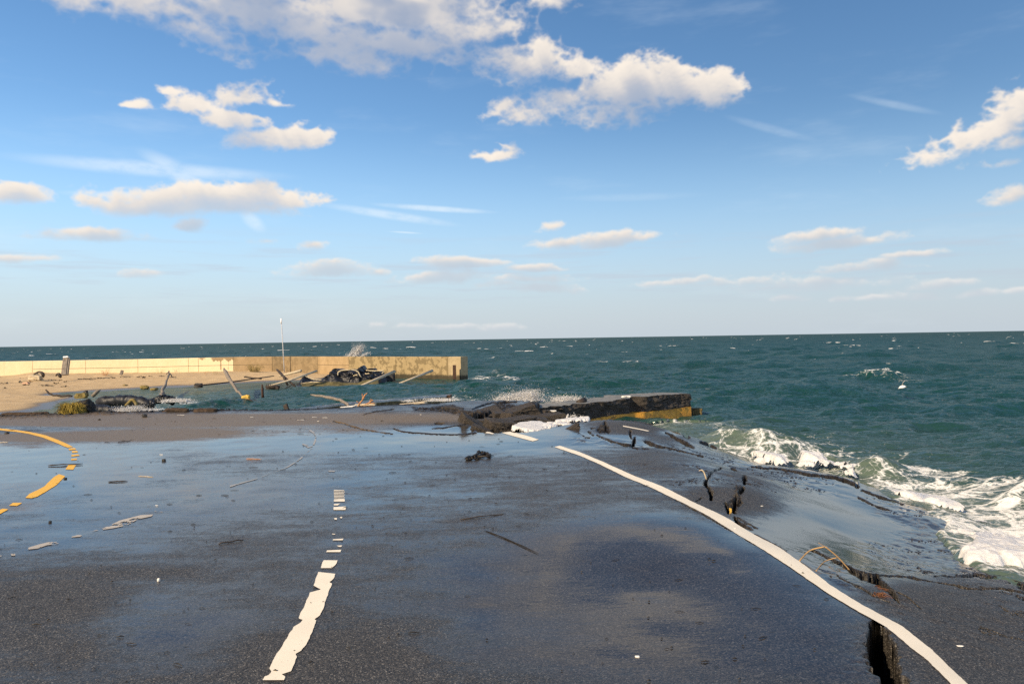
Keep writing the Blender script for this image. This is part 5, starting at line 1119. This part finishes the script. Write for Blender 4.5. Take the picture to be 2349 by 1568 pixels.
rlump(150, 1098, 7, .02, M_STONE, "dark_stone", "small stone at the upper tip of the yellow dash", "stone", None, 11)
for i, (x, y, w, lab) in enumerate(((415, 952, 40, "long white scrap of paint on the far side of the road"), (360, 1160, 12, "white scrap in the left lane above the worn dashes"), (370, 1043, 14, "white scrap in the wet left lane near the black stone"), (578, 957, 12, "grey white flake at the far side below the leaning post"), (745, 958, 22, "flat white flake below the mossy sill"), (722, 957, 18, "slanted pale flake left of the flat white flake"), (730, 966, 10, "small pale flake below the flat white flake"), (965, 951, 7, "tiny white flake at the left of the rubble"), (2203, 1483, 22, "thin white scrap on the damp apron right of the edge line"), (1748, 1161, 10, "small white feather on the sunken slope right of the cracks"), (1686, 1213, 7, "white flake beside the shadow groove of the edge line"), (690, 963, 26, "long pale flake left of the slanted flake"))):
    c = rp(x, y, .012); s = w * c[1] / F; lump("white_flake", c - [0, 0, .006], (s * .55, min(s * .14, .03), .005), 200 + i, M_LEAFW, lab, "flake", "white flakes and shells scattered on the road", (0, 0, (i * 1.3) % .6 - .3), .25, None, 2)
wood = [((565, 1053), (600, 1054), .007, M_ORANGE, "reddish driftwood piece lying on the wet road in the middle distance"), ((110, 1069), (190, 1065), .009, M_WOODD, "long dark stick crossing below the yellow dashes"), ((270, 1015), (300, 1012), .007, M_WOODD, "dark driftwood piece on the wet road right of the yellow curve"), ((248, 1106), (292, 1104), .007, M_WOODD, "thin dark stick right of the yellow dash"), ((0, 1015), (20, 1015), .006, M_WOODP, "pale stick at the left edge of the road"), ((318, 1092), (352, 1094), .004, M_WOODP, "pale thin stick on the wet left lane"), ((500, 1248), (560, 1239), .006, M_WOODD, "long thin dark twig in the lower left lane"), ((1055, 1192), (1160, 1178), .005, M_WOODD, "long thin dark reed lying across the middle of the road"), ((1115, 1217), (1235, 1270), .005, M_KELP, "straight dark strip lying slantwise in the middle of the road")]
for i, (a, c, r, m, lab) in enumerate(wood):
    A, B_ = rp(*a, r), rp(*c, r); mid = (A + B_) / 2 + [0, 0, r * .6]
    stick("road_stick", bent([A, mid, B_], 8, i, r * .4), [r * .5, r, r * .9, r, r * .8, r, r * .7, r * .3], m, lab, "stick", None, 6, .4, i)
rw = empty("seaweed_clump", rp(1095, 1052), "curled black seaweed clump on the wet road in front of the rubble", "seaweed")
for i, L in enumerate(([(1066, 1055), (1080, 1051), (1095, 1047), (1112, 1043), (1124, 1046), (1118, 1051), (1098, 1050)], [(1070, 1057), (1085, 1055), (1098, 1054)], [(1090, 1050), (1100, 1042), (1120, 1043)])):
    b = MB(); b.tube(bent([rp(x, y, .015 + .01 * (k % 2)) for k, (x, y) in enumerate(L)], 18, i, .006), [.006 + .010 * (k % 3) for k in range(18)], 6, True, .5, i); b.obj("frond", M_KELP, rw)
# reeds over the crack at the right
re = empty("dry_reed", rp(1833, 1287), "arched dry reed stems stuck in the crack right of the edge line", "reed")
for L, r, hs in (([(1833, 1287), (1858, 1262), (1893, 1253)], .006, (0, .10, .16)), ([(1893, 1253), (1922, 1277), (1950, 1308)], .005, (.16, .09, .0)), ([(1872, 1309), (1892, 1287), (1920, 1278)], .004, (0, .06, .09)), ([(1893, 1253), (1877, 1244)], .002, (.16, .17)), ([(1812, 1292), (1802, 1282), (1808, 1272)], .002, (0.01, .03, .06))):
    A = [rp(x, y) for x, y in L]; Y0 = (rp(*L[0])[1] + rp(*L[-1])[1]) / 2 if hs[0] < .05 else A[-1][1]
    Pq = [P(x, y, 5.35 if i_ or hs[0] > .05 else rp(x, y)[1]) for i_, (x, y) in enumerate(L)]
    b = MB(); b.tube(bent(Pq, 12), [r] * 11 + [r * .6], 5); b.obj("stem", M_REED, re)
b = MB(); Lq = off(o3, k3, [(275, 270), (320, 260), (355, 300), (388, 400)]); b.tube(bent([P(x, y, 8.2) for x, y in Lq], 10), [.003, .005, .006, .008, .008, .008, .008, .009, .009, .008], 5); tag(b.obj("bleached_twig", M_WOODP, None, True, P(*Lq[-1], 8.2)), "thin bleached twig standing in the left crack on the sunken slope", "twig")
lump("yellow_leaf", P(1676, 1173, 6.75), (.018, .012, .055), 33, M_SPONGE, "yellow leaf wedged in the foot of the rubble crack", "leaf")
tuft("red_weed", rp(1990, 1340, -.06), 60, .06, .035, .05, M_RED, "rusty red tuft of weed growing in the crack at the lower right", "weed", None, (.02, -.04, 0), 5)
tuft("brown_weed", rp(2010, 1365, -.01), 24, .03, .02, .03, M_RED, "smaller orange brown weed just below the rusty tuft", "weed", None, (0.02, -.03, 0), 8)
# gull
def gull():
    Y = 27.0; c = P(2071, 887, Y); root = empty("seagull", c, "grey and white gull gliding low over the waves with its wing raised", "gull")
    b = MB(); b.tube([P(2062, 889, Y), P(2066, 888, Y), P(2071, 887, Y), P(2075, 886.5, Y), P(2078, 887, Y)], [.012, .05, .065, .05, .025], 10); b.obj("body", M_WPLAST, root)
    b = MB(); b.tube([P(2078, 887, Y), P(2080.5, 887.4, Y)], [.012, .004], 6); b.obj("beak", M_SPONGE, root)
    lead = [P(2074, 886, Y), P(2071.5, 880, Y - .1), P(2073, 876, Y - .2), P(2076, 873.5, Y - .3)]; trail = [P(2069, 887, Y), P(2069, 881, Y + .1), P(2071.5, 877, Y), P(2075.6, 873.6, Y - .28)]
    A, B_ = np.array(bent(lead, 10)), np.array(bent(trail, 10)); G = np.stack([A, (A + B_) / 2 + [0, .02, .02], B_], 1); top = np.concatenate([G, G[:, ::-1] + [0, .015, -.012]], 1)
    mesh_obj("wing", top, grid_faces(10, 6), simple("gull_grey", (.33, .31, .28), .7), root)
    lead = [P(2072, 886, Y + .1), P(2066, 888, Y + .35), P(2060, 890, Y + .6)]; trail = [P(2069, 887.5, Y + .1), P(2064, 890, Y + .3), P(2060.3, 890.4, Y + .6)]
    A, B_ = np.array(bent(lead, 8)), np.array(bent(trail, 8)); G = np.stack([A, B_, B_ + [0, .01, -.015], A + [0, .01, -.015]], 1); mesh_obj("wing", G, grid_faces(8, 4), M_WPLAST, root)
gull()
# fine scraps of bark and weed all over the wet road
def scraps():
    r = np.random.default_rng(5); b = MB(); n = 0
    while n < 300:
        y = 960 + 640 * r.random() ** 2.2; x = r.random() * 1900
        if y < 1000 and x > 950: continue
        edge = np.interp(y, [980, 1100, 1300, 1568], [1150, 1480, 1830, 2150])
        if x > edge: continue
        p = rp(x, y); s = (.006 + .030 * r.random() ** 4) * (1 if y > 1150 else 1.9); a = r.normal(0, .35); d = np.array([math.cos(a), math.sin(a), 0]) * s
        h = .0015 + .003 * r.random(); b.tube([p - d + [0, 0, h], p + [0, 0, h + .004], p + d + [0, 0, h]], [h * .5, h, h * .4], 4, False); n += 1
    tag(b.obj("bark_scraps", M_KELP, None, False), "fine dark scraps of bark and weed strewn over the wet road", "scraps", None, 'stuff')
scraps()
